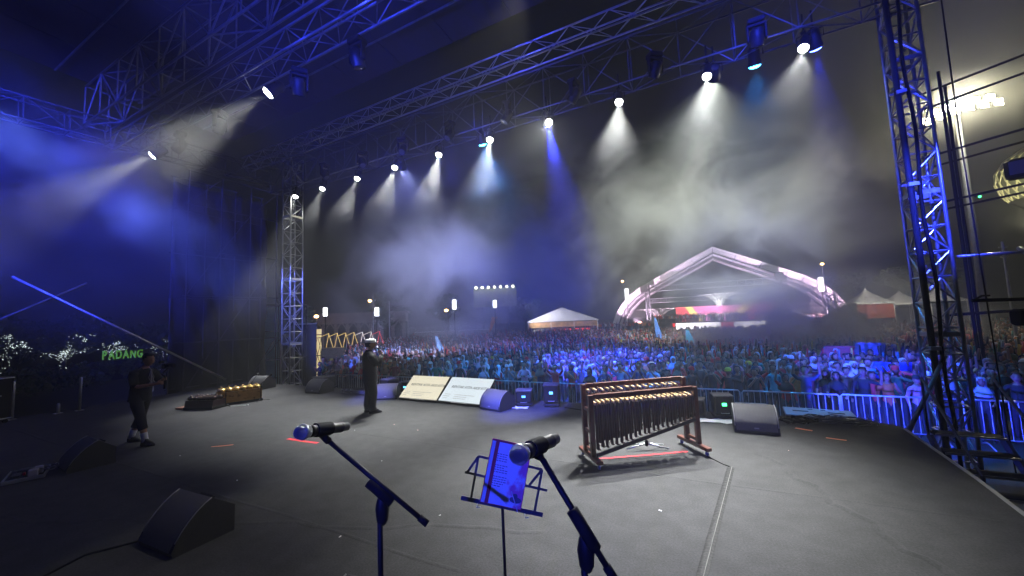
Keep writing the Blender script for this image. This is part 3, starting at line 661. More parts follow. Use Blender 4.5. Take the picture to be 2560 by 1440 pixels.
q = MB(); q.box((-12.95, 5.45, .03), (.55, .36, .05), Matrix.Rotation(R(12), 3, 'Z'), .008); tag(q.build('wooden_lid', mat('lid_wood', (.28, .13, .09), .5, noise=.2)), 'flat reddish wooden lid on the floor by the dark gong rack', 'lid')
q = MB(); q.path([(-12.0, 6.0, .012), (-11.75, 6.15, .012), (-11.62, 6.2, .012)], .008, 6); q.ball((-11.58, 6.22, .02), .02, 8, 6); tag(q.build('mallet', white, smooth=True), 'pale padded mallet lying on the floor by the gongs', 'mallet')

# ---- cable tray by the near left monitor
ct = thing('pedal_tray', 'black metal-edged tray full of pedals and cables', 'pedal tray', (-9.42, 1.93, .001), R(-18))
q = MB(); q.box((0, 0, .02), (.62, .38, .04), bev=.006); q.build('base', blackmatte, ct)
for (c, dd) in (((0, -.195, .032), (.64, .014, .05)), ((0, .195, .032), (.64, .014, .05)), ((-.317, 0, .032), (.014, .38, .05)), ((.317, 0, .032), (.014, .38, .05))): q = MB(); q.box(c, dd); q.build('edge', zinc, ct)
for i, (x, y, wx, wy, h, m) in enumerate([(-.18, -.05, .16, .12, .04, grille), (0, .06, .12, .13, .05, black), (.05, -.1, .2, .09, .03, grille), (.2, .08, .14, .1, .09, mat('tray_lilac', (.4, .38, .46), .5)), (.1, .12, .09, .09, .1, mat('tray_white', (.6, .58, .64), .5)), (.08, -.02, .05, .03, .045, redtape)]):
    q = MB(); q.box((x, y, .042+h/2), (wx, wy, h), bev=.008); q.build('pedal', m, ct)
q = MB(); q.path([(.05+.13*math.cos(a)*(1+.1*math.sin(a*3)), .2+.11*math.sin(a), .09+.02*math.sin(a*2.5)) for a in np.linspace(0, 11, 40)], .008, 5); q.build('coiled_cable', mat('grey_cable', (.2, .2, .22), .5), ct, True)
q = MB(); q.ball((-.3, .26, .03), .03, 8, 6); q.build('cup', white, ct, True)

# ---- spark and effect machines along the edge
def effect_box(label, x, y, rz, W, H, rot_display=True, disp=None, tall=True):
    r_ = thing('effect_machine', label, 'effect machine', (x, y, .001), rz, 'effect machines')
    q = MB(); q.box((0, 0, H/2+.05), (W, W*.95, H-.08), bev=.02); q.build('body', black, r_)
    q = MB(); q.box((0, 0, H+.022), (W*1.04, W*.99, .025), bev=.008); q.build('lid', mat('lid_grey', (.12, .12, .12), .5), r_)
    q = MB(); q.box((0, 0, .05), (W*1.08, W*1.03, .05), bev=.01); q.build('base', blackmatte, r_)
    for sx_ in (-1, 1):
        for sy in (-1, 1): q = MB(); q.lathe([(.02, 0), (.022, .026)], 8, Matrix.Translation((sx_*W*.42, sy*W*.4, 0))); q.build('foot', rubber, r_)
    q = MB(); q.path([(-W*.2, -W*.5, H*.3), (-W*.2, -W*.58, H*.3), (W*.2, -W*.58, H*.3), (W*.2, -W*.5, H*.3)], .008, 5); q.build('handle', zinc, r_)
    if disp:
        q = MB(); q.box((0, -W*.487, H*.68), (W*.22, .012, H*.12)); q.build('display', disp, r_)
    return r_
blue_disp = mat('lit_blue_display', (.1, .4, 1), .3, emit=(.1, .45, 1), estr=3)
effect_box('effect machine with a glowing green display beside the silver-lit monitor', .12, 8.6, R(12), .34, .42, disp=led_green)
effect_box('black effect machine half hidden by the end of the bamboo rack', -.35, 8.55, R(-5), .32, .33, disp=blue_disp)
effect_box('blue-lit effect machine next to the text screens, nearer of two', -4.12, 8.5, R(20), .38, .34, disp=blue_disp)
effect_box('blue-lit effect machine at the head of the two, nearer the bamboo rack', -3.45, 8.62, R(16), .36, .48, disp=blue_disp)
effect_box('blue-lit effect machine between the singer and the cream screen', -8.05, 8.75, R(10), .36, .36, disp=blue_disp)
effect_box('dark effect machine with a lever behind the singer', -8.75, 9.02-.3, R(-10), .42, .42)
effect_box('dark effect machine at the stage edge between tower and singer', -11.75, 8.72, R(0), .55, .40)
# white plastic sheets and cable heaps along the edge
def sheet(label, x, y, rz, a, b_, m, name='plastic_sheet', cat='sheet', h=.03):
    q = MB(); nx_, ny_ = 9, 6
    for i in range(nx_):
        for j in range(ny_): q.v.append(((i/(nx_-1)-.5)*a*(1+.15*math.sin(j*2.1)), (j/(ny_-1)-.5)*b_*(1+.2*math.sin(i*1.7)), .006+h*abs(math.sin(i*1.9+j*1.3))*random.uniform(.3, 1)))
    for i in range(nx_-1):
        for j in range(ny_-1): k = i*ny_+j; q.f.append((k, k+ny_, k+ny_+1, k+1)); q.m.append(0)
    o = q.build(name, m, None, False, (x, y, 0)); o.rotation_euler = (0, 0, rz); s_ = o.modifiers.new('t', 'SOLIDIFY'); s_.thickness = .004; s_.offset = 1
    return tag(o, label, cat)
plastic = mat('white_plastic_sheet', (.7, .7, .7), .35)
sheet('crumpled white plastic sheet under the effect machine with green display', .05, 8.25, .1, .75, .25, plastic)
sheet('crumpled white plastic sheet beside the blue-lit effect machine', -4.2, 8.12, .2, .6, .16, plastic)
sheet('small white plastic sheet by the blue-lit monitor behind the singer', -7.7, 8.35, .3, .25, .16, plastic)
def cable_heap(label, x, y, n_, w_, d_, m, seed):
    rr = random.Random(seed); r_ = thing('cable_heap', label, 'cable heap', (x, y, .001), 0, 'cable heaps')
    for k in range(n_):
        q = MB(); px, py = rr.uniform(-.3, .3)*w_, 0; pts = []
        ph = rr.uniform(0, 6); 
        for i in range(26): a = ph+i*.5; pts.append((px+w_*.35*math.cos(a)*(1+.2*math.sin(i*.37)), d_*.45*math.sin(a), .012+.05*rr.random()+.02*k))
        q.path(pts, .011, 5); q.build('cable', m, r_, True)
    return r_
cab = mat('shiny_cable', (.06, .06, .09), .3)
cable_heap('blue-lit heap of cables at the edge left of the singer', -9.75, 8.45, 6, 1.5, .5, cab, 3)
cable_heap('blue-lit cables spread in front of the pale slotted subwoofer', 2.0, 8.75, 4, .9, .3, cab, 5)
cable_heap('dark cables beside the silver-lit monitor', 1.35, 8.6, 3, .6, .35, rubber, 8)

# ---- bollard posts and flight case at the far edge
for i, (x, y, h, lb) in enumerate([(-16.2, 4.2, .95, 'pale steel post on the far stage edge behind the camera operator'), (-16.5, 3.06, 1.0, 'pale steel post on the stage edge beside the flight case'), (-16.3, 3.82, .28, 'short pale steel stub between the two pale posts')]):
    r_ = thing('edge_post', lb, 'post', (x, y, .001), 0, 'posts on the far edge')
    q = MB(); q.lathe([(.032, .015), (.032, h-.03), (.022, h)], 10); q.build('tube', zinc, r_, True)
    q = MB(); q.box((0, 0, .008), (.16, .16, .014)); q.build('base_plate', zinc, r_)
fc = thing('flight_case', 'dark flight case with a pale rounded top edge at the picture edge', 'flight case', (-16.35, 2.62, .001), R(8))
q = MB(); q.box((0, 0, .62), (.75, .6, 1.05), bev=.03); q.build('shell', black, fc)
for z in (.12, 1.13): q = MB(); q.box((0, 0, z), (.78, .63, .03), bev=.008); q.build('edge_band', zinc, fc)
for s_ in (-1, 1):
    for t_ in (-1, 1): q = MB(); q.lathe([(.02, -.018), (.045, -.018), (.045, .018), (.02, .018)], 10, Matrix.Translation((s_*.3, t_*.22, .047)) @ Matrix.Rotation(R(90), 4, 'Y')); q.build('caster', rubber, fc)
q = MB(); q.path([(.38, -.1, .7), (.41, -.1, .7), (.41, .1, .7), (.38, .1, .7)], .012, 5); q.build('handle', zinc, fc)
q = MB(); q.box((.08, -.05, 1.27), (.22, .16, .22), bev=.02); tag(q.build('grey_box', mat('box_grey', (.45, .45, .5), .5), None, False, (-16.35, 2.62, 0)), 'small pale grey box standing on the flight case', 'box')

# ---- tape marks, taped cable, scraps
def tape(label, a, b_, wd, m, name='tape_mark'): tag(strip([a, ((a[0]+b_[0])/2+.01, (a[1]+b_[1])/2-.008), b_], wd, .003, .0012).build(name, m), label, 'tape mark', 'tape marks')
tape('red tape mark on the floor under the left microphone', (-7.26, 4.62), (-6.43, 4.65), .07, redtape)
tape('faded orange tape mark on the floor near the camera operator', (-8.2, 3.80), (-7.92, 4.02), .04, orangetape)
tape('orange tape mark on the floor right of the silver-lit monitor', (1.2, 8.22), (1.42, 8.12), .07, orangetape)
tape('orange tape mark on the floor nearest the stage corner', (1.52, 7.76), (1.76, 7.70), .05, orangetape)
tape('long red tape line on the floor under the bamboo rack', (-1.6, 5.62), (-.42, 6.38), .045, redtape)
tc_ = thing('taped_cable', 'shiny black taped cable strip running towards the camera', 'taped cable', (0, 0, 0))
pts = [(.12, 5.93), (.04, 5.3), (-.05, 4.6), (-.115, 4.1), (-.19, 3.5), (-.27, 2.9), (-.34, 2.3)]
gaff = mat('gaffer_tape', (.010, .010, .011), .6, spec=.2, bump=.5, bscale=25)
strip(pts, .085, .003, .012).build('tape', gaff, tc_, True)
strip([(x+.014, y) for x, y in pts], .006, .015, .003).build('tape_fold', mat('tape_fold_pale', (.14, .14, .13), .5), tc_, True)  # narrow paler strip along the tape
q = MB(); q.path([(-.16, 6.24, .008), (-.05, 6.12, .006), (.04, 6.0, .006), (.11, 5.93, .012)], .006, 6); q.build('cable', rubber, tc_, True)
q = MB(); q.path([(-3.1, 8.5, .01), (-2.6, 8.35, .01), (-1.8, 8.42, .01), (-1.0, 8.5, .01), (-.4, 8.42, .01)], .010, 6); tag(q.build('floor_cable', rubber, smooth=True), 'thin black cable lying on the floor behind the bamboo rack', 'cable')
q = MB(); q.path([(-5.25, 1.85, .01), (-5.45, 1.5, .01), (-5.3, 1.15, .01), (-5.05, .8, .01), (-4.6, .45, .01)], .010, 6); tag(q.build('floor_cable', rubber, smooth=True), 'black cable trailing from the large near monitor', 'cable')
scr_m = MB()
sp_list = [(-5.97, 6.06), (-6.45, 5.47), (-2.73, 3.42), (-8.16, 3.32), (-5.2, 5.9), (-4.6, 4.4), (-6.0, 3.1), (-3.4, 2.7), (.9, 6.9), (1.0, 3.4), (-.6, 4.4), (-5.6, 2.6), (-7.0, 3.0), (-2.2, 6.6), (-3.6, 6.9), (-9.6, 5.4), (-11.2, 4.6), (.4, 3.0), (-4.1, 3.7), (-7.7, 7.3)]
for i, (x, y) in enumerate(sp_list[:11]):
    q = MB(); s_ = random.uniform(.008, .018); q.box((0, 0, 0), (s_*2, s_, .003)); o = q.build('paper_scrap', paper if i % 4 else mat('pink_paper', (.7, .4, .38), .6), None, False, (x, y, .006)); o.rotation_euler = (0, 0, random.uniform(0, 3)); tag(o, 'tiny scrap of pale paper lying on the stage carpet', 'paper scrap', 'paper scraps on the carpet')

# ---- pit in front of the stage: subwoofers and crowd barriers
def sub(label, x, y, rz, m):
    r_ = thing('subwoofer', label, 'subwoofer', (x, y, GZ), rz, 'subwoofers in the pit')
    q = MB(); q.box((0, 0, .50), (1.25, .75, .98), bev=.02); q.build('cabinet', blackmatte, r_)
    q = MB(); q.box((0, 0, 1.02), (1.3, .8, .05), bev=.01); q.build('top_plate', m, r_)
    for sx_ in (-1, 1): q = MB(); q.box((sx_*.33, .02, 1.048), (.3, .08, .008)); q.build('slot', blackmatte, r_); 
    for sx_, sy in ((-.12, .25), (.12, .25), (-.12, -.27), (.12, -.27)): q = MB(); q.box((sx_, sy, 1.048), (.09, .05, .008)); q.build('recess', blackmatte, r_)
sub('subwoofer with pale slotted top near the stage corner', 2.1, 11.2, R(-4), mat('pale_plate', (.26, .25, .26), .6, noise=.1))
sub('subwoofer with dark slotted top behind the silver-lit monitor', .55, 11.5, R(2), mat('dark_plate', (.10, .10, .11), .6, noise=.1))
BWd = 2.3
fr = MB(); fr.path([(.03, 0, .12), (.03, 0, 1.06), (.07, 0, 1.1), (BWd-.07, 0, 1.1), (BWd-.03, 0, 1.06), (BWd-.03, 0, .12)], .022, 8, cap=True); fr.tube((.03, 0, .2), (BWd-.03, 0, .2), .016, n=6); frm = fr.mesh('frame', zinc, True)
bm_ = MB(); bm_.tube((0, 0, .2), (0, 0, 1.09), .0085, n=6, cap=False); barm = bm_.mesh('bar', zinc, True)
ftm = MB(); ftm.path([(0, -.28, .012), (0, -.05, .10), (0, .05, .10), (0, .28, .012)], .018, 6); ftm = ftm.mesh('foot', zinc, True)
for i in range(11):
    x = 7.6-(i+1)*BWd
    r_ = thing('crowd_barrier', f'steel crowd barrier with upright bars, {nth(i)} panel from the lattice tower end', 'crowd barrier', (x, 13.3+.03*math.sin(i*2.3), GZ), R(random.uniform(-.6, .6)), 'crowd barriers')
    put('frame', frm, r_)
    for k in range(14): put('bar', barm, r_, (.03+(BWd-.06)*(k+1)/15, 0, 0))
    for xx in (.35, BWd-.35): put('foot', ftm, r_, (xx, 0, 0))
# low blue uplight lamps in the pit
stage_lamp('blue uplight lamp standing in the pit near the stage corner', (2.9, 10.4, -1.0), (3.6, 13.6, -.5), 2600, 95, BLUE, blue_lens, 'pit uplights', rad=.1, aimup=True, hang=.15)
stage_lamp('blue spot lamp on the rear rig aimed at the effect machines', (-3.8, -3.2, 8.5), (-4.0, 8.3, 0), 50000, 9, (.10, .12, 1), blue_lens, BL, rad=.12, name='wash_lamp', cat='wash lamp', blend=.8)
stage_lamp('blue spot lamp on the rear rig aimed behind the singer', (-5.4, -3.2, 8.5), (-8.75, 8.2, 0), 30000, 7, (.20, .21, 1), blue_lens, BL, rad=.12, name='wash_lamp', cat='wash lamp', blend=.8)

# ---- steps, hanging lamp bar and rails at the right of the stage
stp = thing('stage_steps', 'dark metal stage steps with pale nosings at the foot of the tower', 'steps', (3.55, 8.0, GZ), R(0))
for k in range(6):
    q = MB(); q.box((0, .62-k*.0-.24*(5-k)+.3, .22*(k+1)), (.8, .26, .03)); st_ = q.build('tread', blackmatte, stp)
    q = MB(); q.box((0, .62-.24*(5-k)+.3-.135, .22*(k+1)+.002), (.8, .012, .03)); q.build('nosing', zinc, stp)
for s_ in (-1, 1):
    q = MB(); q.prism([(-.5, .05), (-.3, .05), (1.0, 1.25), (.85, 1.3)], s_*.42-.02, s_*.42+.02); q.build('stringer', steeldark, stp)
    q = MB(); q.path([(s_*.42, -.4, .1), (s_*.42, -.4, 1.1), (s_*.42, .95, 2.2), (s_*.42, .95, 1.2)], .02, 6); q.build('handrail', steeldark, stp)
hb = thing('lamp_bar', 'black boom bar carrying a flat black flood lamp at the right edge', 'lamp bar', (0, 0, 0))
q = MB(); q.tube((3.72, 8.63, 2.07), (5.4, 9.5, 2.05), .028, n=8); q.build('bar', blackmatte, hb, True)
q = MB(); q.path([(3.72, 8.63, 2.07), (3.85, 8.68, 2.14), (3.95, 8.72, 2.14)], .016, 6); q.build('hook', blackmatte, hb)
q = MB(); q.box((4.62, 9.1, 1.78), (.75, .18, .26), Matrix.Rotation(R(27), 3, 'Z'), .03); q.build('lamp_case', black, hb)
q = MB(); q.box((4.66, 9.0, 1.84), (.5, .012, .012), Matrix.Rotation(R(27), 3, 'Z')); q.build('trim_strip', zinc, hb)
for s_ in (-.2, .2): q = MB(); q.tube((4.62+s_*.89, 9.1+s_*.45, 1.9), (4.62+s_*.4, 9.1+s_*.2, 2.06), .012, n=6); q.build('bracket', blackmatte, hb)
q = MB(); q.tube((5.35, 9.45, 2.05), (5.35, 9.45, GZ), .05, n=8); q.build('upright', blackmatte, hb, True)
q = MB(); q.path([(4.3, 9.6, 9.0), (4.45, 10.0, 5.2), (4.75, 10.6, 2.5), (5.1, 11.3, -.6), (5.15, 11.35, GZ)], .012, 6); tag(q.build('hanging_cable', rubber, smooth=True), 'thin black cable hanging down right of the lattice tower', 'cable')
# ================================================================ people
def add_head(mb, c, fwd, tilt=0., n=14, m=10, s=1., mi=0, eye=None):
    """head with brow, nose, mouth, jaw and ears; fwd = direction of the face in plan"""
    mb.mi = mi; yawm = Matrix.Rotation(math.atan2(fwd[0], -fwd[1]), 3, 'Z') @ Matrix.Rotation(tilt, 3, 'X'); c = Vector(c)
    vs = []; fs = []; G = lambda a, b: math.exp(-(a*a+b*b))
    for i in range(m+1):
        t = math.pi*i/m
        for k in range(n):
            a = 2*math.pi*k/n-math.pi/2
            x, y, z = math.sin(t)*math.cos(a), math.sin(t)*math.sin(a), math.cos(t)
            jx = 1-.30*max(0, -z)**1.3; fr_ = max(0, -y)
            X = .076*x*jx; Y = .094*y; Z = .116*z
            if y < 0:
                Y -= .024*G(x/.20, (z+.12)/.20)*fr_      # nose
                Y += .010*(G((x-.42)/.2, (z-.10)/.13)+G((x+.42)/.2, (z-.10)/.13))  # eye sockets
                Y -= .006*G(x/.4, (z+.48)/.08)           # lips
                Y -= .008*G(x/.3, (z+.85)/.2)            # chin
                Y -= .005*G(x/.7, (z-.26)/.10)           # brow
            elif z < 0: Y *= 1-.25*(-z)
            vs.append(c+yawm@(Vector((X, Y, Z))*s))
    for i in range(m):
        for k in range(n): k2 = (k+1) % n; fs.append((i*n+k, (i+1)*n+k, (i+1)*n+k2, i*n+k2))
    mb.add(vs, fs)
    if n >= 14:
        for sd in (-1, 1): o = len(mb.v); mb.ball((0, 0, 0), .03, 6, 5, (.35, .62, 1)); mb.v[o:] = [tuple(c+yawm@(Vector((v[0]+sd*.078, v[1]+.008, v[2]-.005))*s)) for v in mb.v[o:]]
        if eye is not None:
            mb.mi = eye
            for (ex_, ez, sx_, sz_) in ((-.030, .012, 1.0, .55), (.030, .012, 1.0, .55), (-.031, .036, 1.5, .28), (.031, .036, 1.5, .28), (0, -.056, 1.9, .32)):
                o = len(mb.v); mb.ball((0, 0, 0), .0125, 6, 4, (sx_, .5, sz_)); mb.v[o:] = [tuple(c+yawm@(Vector((v[0]+ex_, v[1]-.0885-(.008 if ez < 0 else 0)+(.004 if abs(ez) < .02 else 0), v[2]+ez))*s)) for v in mb.v[o:]]
    return mb
def skin_body(joints, bones, mats, sub=1, root='pelvis'):
    """joints: name -> (pos, rx, ry); bones: (a, b, material index). Returns an MB with the grown surface"""
    names = list(joints); idx = {n_: i for i, n_ in enumerate(names)}
    me = bpy.data.meshes.new('skin'); me.from_pydata([joints[n_][0] for n_ in names], [(idx[a], idx[b]) for a, b, _ in bones], [])
    o = bpy.data.objects.new('skin', me); C.objects.link(o)
    md = o.modifiers.new('s', 'SKIN'); md.use_smooth_shade = True
    for n_ in names:
        sv = me.skin_vertices[0].data[idx[n_]]; j = joints[n_]; sv.radius = (j[1], j[2] if len(j) > 2 else j[1]); sv.use_root = (n_ == root)
    if sub: sd = o.modifiers.new('d', 'SUBSURF'); sd.levels = sub; sd.render_levels = sub
    dg = bpy.context.evaluated_depsgraph_get(); ev = o.evaluated_get(dg); m2 = ev.to_mesh()
    mb = MB(); P = np.array([v.co[:] for v in m2.vertices]); F = [tuple(p.vertices) for p in m2.polygons]
    A = np.array([joints[a][0] for a, b, _ in bones], float); B = np.array([joints[b][0] for a, b, _ in bones], float); mi = [k for _, _, k in bones]
    cen = np.array([P[list(f)].mean(0) for f in F])
    AB = B-A; t = np.clip(((cen[:, None]-A)*AB).sum(2)/np.maximum((AB*AB).sum(1), 1e-9), 0, 1); dist = np.linalg.norm(cen[:, None]-(A+t[..., None]*AB), axis=2)
    near = dist.argmin(1)
    mb.v = [tuple(p) for p in P]; mb.f = F; mb.m = [mi[k] for k in near]
    ev.to_mesh_clear(); bpy.data.objects.remove(o); bpy.data.meshes.remove(me)
    return mb
def fingers(J, Bn, wrist, hand_dir, palm_n, tag_, curl=.6, s=1., mi=0):
    """palm and five fingers grown from a wrist joint"""
    wv = Vector(J[wrist][0]); d = Vector(hand_dir).normalized(); nrm = Vector(palm_n).normalized(); sd = d.cross(nrm).normalized()
    pc = wv+d*.05*s; J[tag_+'palm'] = (tuple(pc), .032*s, .018*s); Bn.append((wrist, tag_+'palm', mi))
    for k, (off, ln) in enumerate(((-.028, .06), (-.010, .075), (.009, .08), (.027, .07))):
        k0 = pc+d*.035*s+sd*off*s; J[f'{tag_}k{k}'] = (tuple(k0), .010*s); Bn.append((tag_+'palm', f'{tag_}k{k}', mi))
        m_ = k0+(d*math.cos(curl)+nrm*math.sin(curl))*ln*.55*s; J[f'{tag_}m{k}'] = (tuple(m_), .009*s); Bn.append((f'{tag_}k{k}', f'{tag_}m{k}', mi))
        e = m_+(d*math.cos(curl*2.2)+nrm*math.sin(curl*2.2))*ln*.45*s; J[f'{tag_}e{k}'] = (tuple(e), .0075*s); Bn.append((f'{tag_}m{k}', f'{tag_}e{k}', mi))
    t0 = pc-d*.012*s+sd*.036*s; J[tag_+'t0'] = (tuple(t0), .012*s); Bn.append((tag_+'palm', tag_+'t0', mi))
    t1 = t0+(d*.7+sd*.5+nrm*.5).normalized()*.035*s; J[tag_+'t1'] = (tuple(t1), .010*s); Bn.append((tag_+'t0', tag_+'t1', mi))
    t2 = t1+(d*.8+nrm*.7-sd*.2).normalized()*.028*s; J[tag_+'t2'] = (tuple(t2), .008*s); Bn.append((tag_+'t1', tag_+'t2', mi))

# ---- the singer: black suit, pale cap, microphone at the mouth (built facing -Y, then turned)
def std_joints():
    return {'pelvis': ((0, .0, .92), .145, .11), 'waist': ((0, 0, 1.06), .14, .115), 'chest': ((0, .01, 1.26), .16, .12), 'collar': ((0, .015, 1.40), .10, .075), 'neck': ((0, .005, 1.475), .052, .052), 'skull': ((0, -.01, 1.54), .05, .05)}
def std_bones(): return [('pelvis', 'waist', 1), ('waist', 'chest', 1), ('chest', 'collar', 1), ('collar', 'neck', 0), ('neck', 'skull', 0)]
J = std_joints(); Bn = std_bones()
for s_, hx, kx, ky, ax_, ay in ((1, 'l', .10, -.01, .09, .03), (-1, 'r', -.115, -.03, -.125, -.02)):
    J['hip'+hx] = ((s_*.095, 0, .86), .105, .105); J['knee'+hx] = ((kx, ky, .48), .07, .07); J['ank'+hx] = ((ax_, ay+.01, .10), .045, .05); J['toe'+hx] = ((ax_*1.1, ay-.13, .035), .04, .03)
    Bn += [('pelvis', 'hip'+hx, 2), ('hip'+hx, 'knee'+hx, 2), ('knee'+hx, 'ank'+hx, 2), ('ank'+hx, 'toe'+hx, 3)]
J['shr'] = ((-.19, .02, 1.385), .062, .062); J['elr'] = ((-.30, -.07, 1.13), .046, .046); J['wrr'] = ((-.155, -.215, 1.36), .030, .030)
J['shl'] = ((.19, .02, 1.385), .062, .062); J['ell'] = ((.255, .02, 1.10), .046, .046); J['wrl'] = ((.23, -.06, .87), .030, .030)
Bn += [('collar', 'shr', 1), ('shr', 'elr', 1), ('elr', 'wrr', 1), ('collar', 'shl', 1), ('shl', 'ell', 1), ('ell', 'wrl', 1)]
fingers(J, Bn, 'wrr', (.75, .15, .65), (-.1, .95, .2), 'R', .75); fingers(J, Bn, 'wrl', (-.05, -.15, -1), (-.9, .1, 0), 'L', .4)
mb = skin_body(J, Bn, 4, 2); add_head(mb, (0, -.02, 1.615), (-.28, -1), n=20, m=16, eye=4)
shoe = mat('polished_shoe', (.012, .012, .012), .2)
SP = Vector((-7.36, 6.70, .002)); SR = 2.62
sg = thing('person', 'singer in a black suit and pale cap singing into a microphone, seen from behind', 'person', SP, SR); sg.scale = (1.2, 1.15, 1.0)
mb.build('body', [skin_m, cloth_black, cloth_black, shoe, hairm], sg, True)
# jacket: torso with flared hem and sleeves
jk = MB(); jk.loft([((0, .0, .74), .215, .155), ((0, 0, .80), .205, .15), ((0, 0, .95), .19, .145), ((0, .0, 1.08), .185, .14), ((0, .01, 1.22), .205, .145), ((0, .015, 1.33), .215, .135), ((0, .02, 1.40), .185, .11), ((0, .02, 1.44), .11, .085), ((0, .015, 1.465), .075, .075)], 22, cap=False, wob=.018)
def sleeve(mb_, pts, rads): mb_.path([Vector(p) for p in pts], rads, 10)
sleeve(jk, [(-.17, .02, 1.385), (-.225, .0, 1.31), (-.30, -.065, 1.14), (-.285, -.10, 1.14), (-.20, -.17, 1.28), (-.175, -.19, 1.325)], [.075, .078, .066, .062, .052, .048])
sleeve(jk, [(.17, .02, 1.385), (.22, .01, 1.31), (.258, .015, 1.12), (.25, -.005, 1.05), (.235, -.045, .92)], [.075, .078, .064, .058, .048])
jk.build('jacket', cloth_black, sg, True)
cl_ = MB(); cl_.loft([((0, .02, 1.43), .088, .082), ((0, .015, 1.475), .068, .07), ((0, .012, 1.49), .062, .064)], 16, cap=False); cl_.build('collar', cloth_black, sg, True)
tr = MB()
for s_, kx, ky, ax_, ay in ((1, .10, -.01, .09, .03), (-1, -.115, -.03, -.125, -.02)):
    tr.path([(s_*.09, .0, .90), (s_*.10, .0, .74), (kx, ky, .48), (ax_, ay+.01, .16), (ax_, ay-.01, .075)], [.118, .112, .088, .075, .078], 12, cap=False)
tr.build('trousers', cloth_black, sg, True)
Mh = Matrix.Rotation(math.atan2(-.28, 1), 4, 'Z')
def headgear(mb_, prof_fn): pass
cp_ = MB(); Mc = Matrix.Translation((0, -.015, 1.615)) @ Mh
cp_.lathe([(.088, .045), (.093, .06), (.10, .085), (.094, .118), (.06, .137), (.001, .142)], 18, Mc @ Matrix.Diagonal((.92, 1.12, 1, 1)), cap=False); cp_.build('cap', mat('pale_cap', (.8, .78, .8), .7, noise=.05), sg, True)
cb = MB(); cb.loft([(Mc@Vector((0, -.105, .052)), .06, .045), (Mc@Vector((0, -.11, .060)), .062, .048)], 14); cb.build('cap_peak', mat('pale_cap'), sg, True)
hr = MB(); hr.lathe([(.070, -.055), (.084, -.03), (.088, .02), (.089, .05)], 18, Mc @ Matrix.Translation((0, .022, 0)) @ Matrix.Diagonal((.94, 1.0, 1, 1)), cap=False)
# hair keeps to the back and sides of the head
keep = MB(); inv = (Mc).inverted()
for f, m_ in zip(hr.f, hr.m):
    cc = sum((inv@Vector(hr.v[i]) for i in f), Vector())/len(f)
    if cc.y > -.015: keep.f.append(f); keep.m.append(0)
keep.v = hr.v; keep.build('hair', mat('grey_hair', (.06, .06, .07), .6), sg, True)
for s_, ax_, ay in ((1, .09, .03), (-1, -.125, -.02)):
    q = MB(); q.loft([((ax_, ay-.055, .004), .045, .13), ((ax_, ay-.055, .03), .048, .135), ((ax_, ay-.03, .06), .043, .10), ((ax_, ay+.01, .085), .038, .05)], 14); q.build('shoe', shoe, sg, True)
# his microphone
MS = Matrix.Translation(SP) @ Matrix.Rotation(SR, 4, 'Z')
mball = MS@Vector((-.055, -.155, 1.548)); mtail = MS@Vector((-.15, -.27, 1.40)); 
mr_, _ = microphone('microphone held to the mouth by the singer in black', mball, mball+(mtail-mball).normalized()*.2, mball)

# ---- the camera operator
J = std_joints(); Bn = std_bones()
J['chest'] = ((0, -.02, 1.25), .15, .115); J['collar'] = ((0, -.05, 1.38), .095, .075); J['neck'] = ((0, -.08, 1.45), .05, .05); J['skull'] = ((0, -.11, 1.51), .05, .05)
J['hipr'] = ((-.10, -.02, .86), .10, .10); J['kneer'] = ((-.15, -.18, .50), .062, .062); J['ankr'] = ((-.15, -.28, .10), .04, .045); J['toer'] = ((-.165, -.43, .035), .038, .03)
J['hipl'] = ((.10, .02, .86), .10, .10); J['kneel'] = ((.145, .12, .48), .062, .062); J['ankl'] = ((.14, .30, .10), .04, .045); J['toel'] = ((.17, .17, .035), .038, .03)
Bn += [('pelvis', 'hipr', 2), ('hipr', 'kneer', 2), ('kneer', 'ankr', 0), ('ankr', 'toer', 3), ('pelvis', 'hipl', 2), ('hipl', 'kneel', 2), ('kneel', 'ankl', 0), ('ankl', 'toel', 3)]
J['shr'] = ((-.185, -.03, 1.36), .058, .058); J['elr'] = ((-.23, -.13, 1.10), .042, .042); J['wrr'] = ((-.09, -.37, 1.13), .028, .028)
J['shl'] = ((.185, -.03, 1.36), .058, .058); J['ell'] = ((.22, -.16, 1.12), .042, .042); J['wrl'] = ((.06, -.38, 1.20), .028, .028)
Bn += [('collar', 'shr', 1), ('shr', 'elr', 1), ('elr', 'wrr', 0), ('collar', 'shl', 1), ('shl', 'ell', 1), ('ell', 'wrl', 0)]
fingers(J, Bn, 'wrr', (.45, -.85, .1), (.8, .45, .1), 'R', .8); fingers(J, Bn, 'wrl', (-.35, -.9, .1), (-.8, .45, .1), 'L', .8)
mb = skin_body(J, Bn, 4, 2); add_head(mb, (0, -.135, 1.585), (.0, -1), tilt=.12, n=20, m=16, eye=4)
OP = Vector((-9.90, 3.37, .002)); OR = 2.02
tee = mat('black_tee', (.012, .013, .018), .9, bump=.3, bscale=60)
op = thing('person', 'camera operator in black shirt and cropped trousers filming with a gimbal', 'person', OP, OR); op.scale = (1.02, 1.02, 1.0)
mb.build('body', [skin_m, tee, tee, blackmatte, hairm], op, True)
sh = MB(); sh.loft([((0, .0, .82), .195, .15), ((0, 0, .92), .185, .145), ((0, -.01, 1.08), .18, .14), ((0, -.03, 1.24), .185, .14), ((0, -.045, 1.33), .185, .12), ((0, -.055, 1.395), .12, .09), ((0, -.065, 1.43), .066, .066)], 20, cap=False, wob=.03)
sleeve(sh, [(-.16, -.03, 1.36), (-.205, -.05, 1.30), (-.225, -.11, 1.14)], [.07, .075, .072]); sleeve(sh, [(.16, -.03, 1.36), (.205, -.06, 1.30), (.215, -.13, 1.16)], [.07, .075, .072])
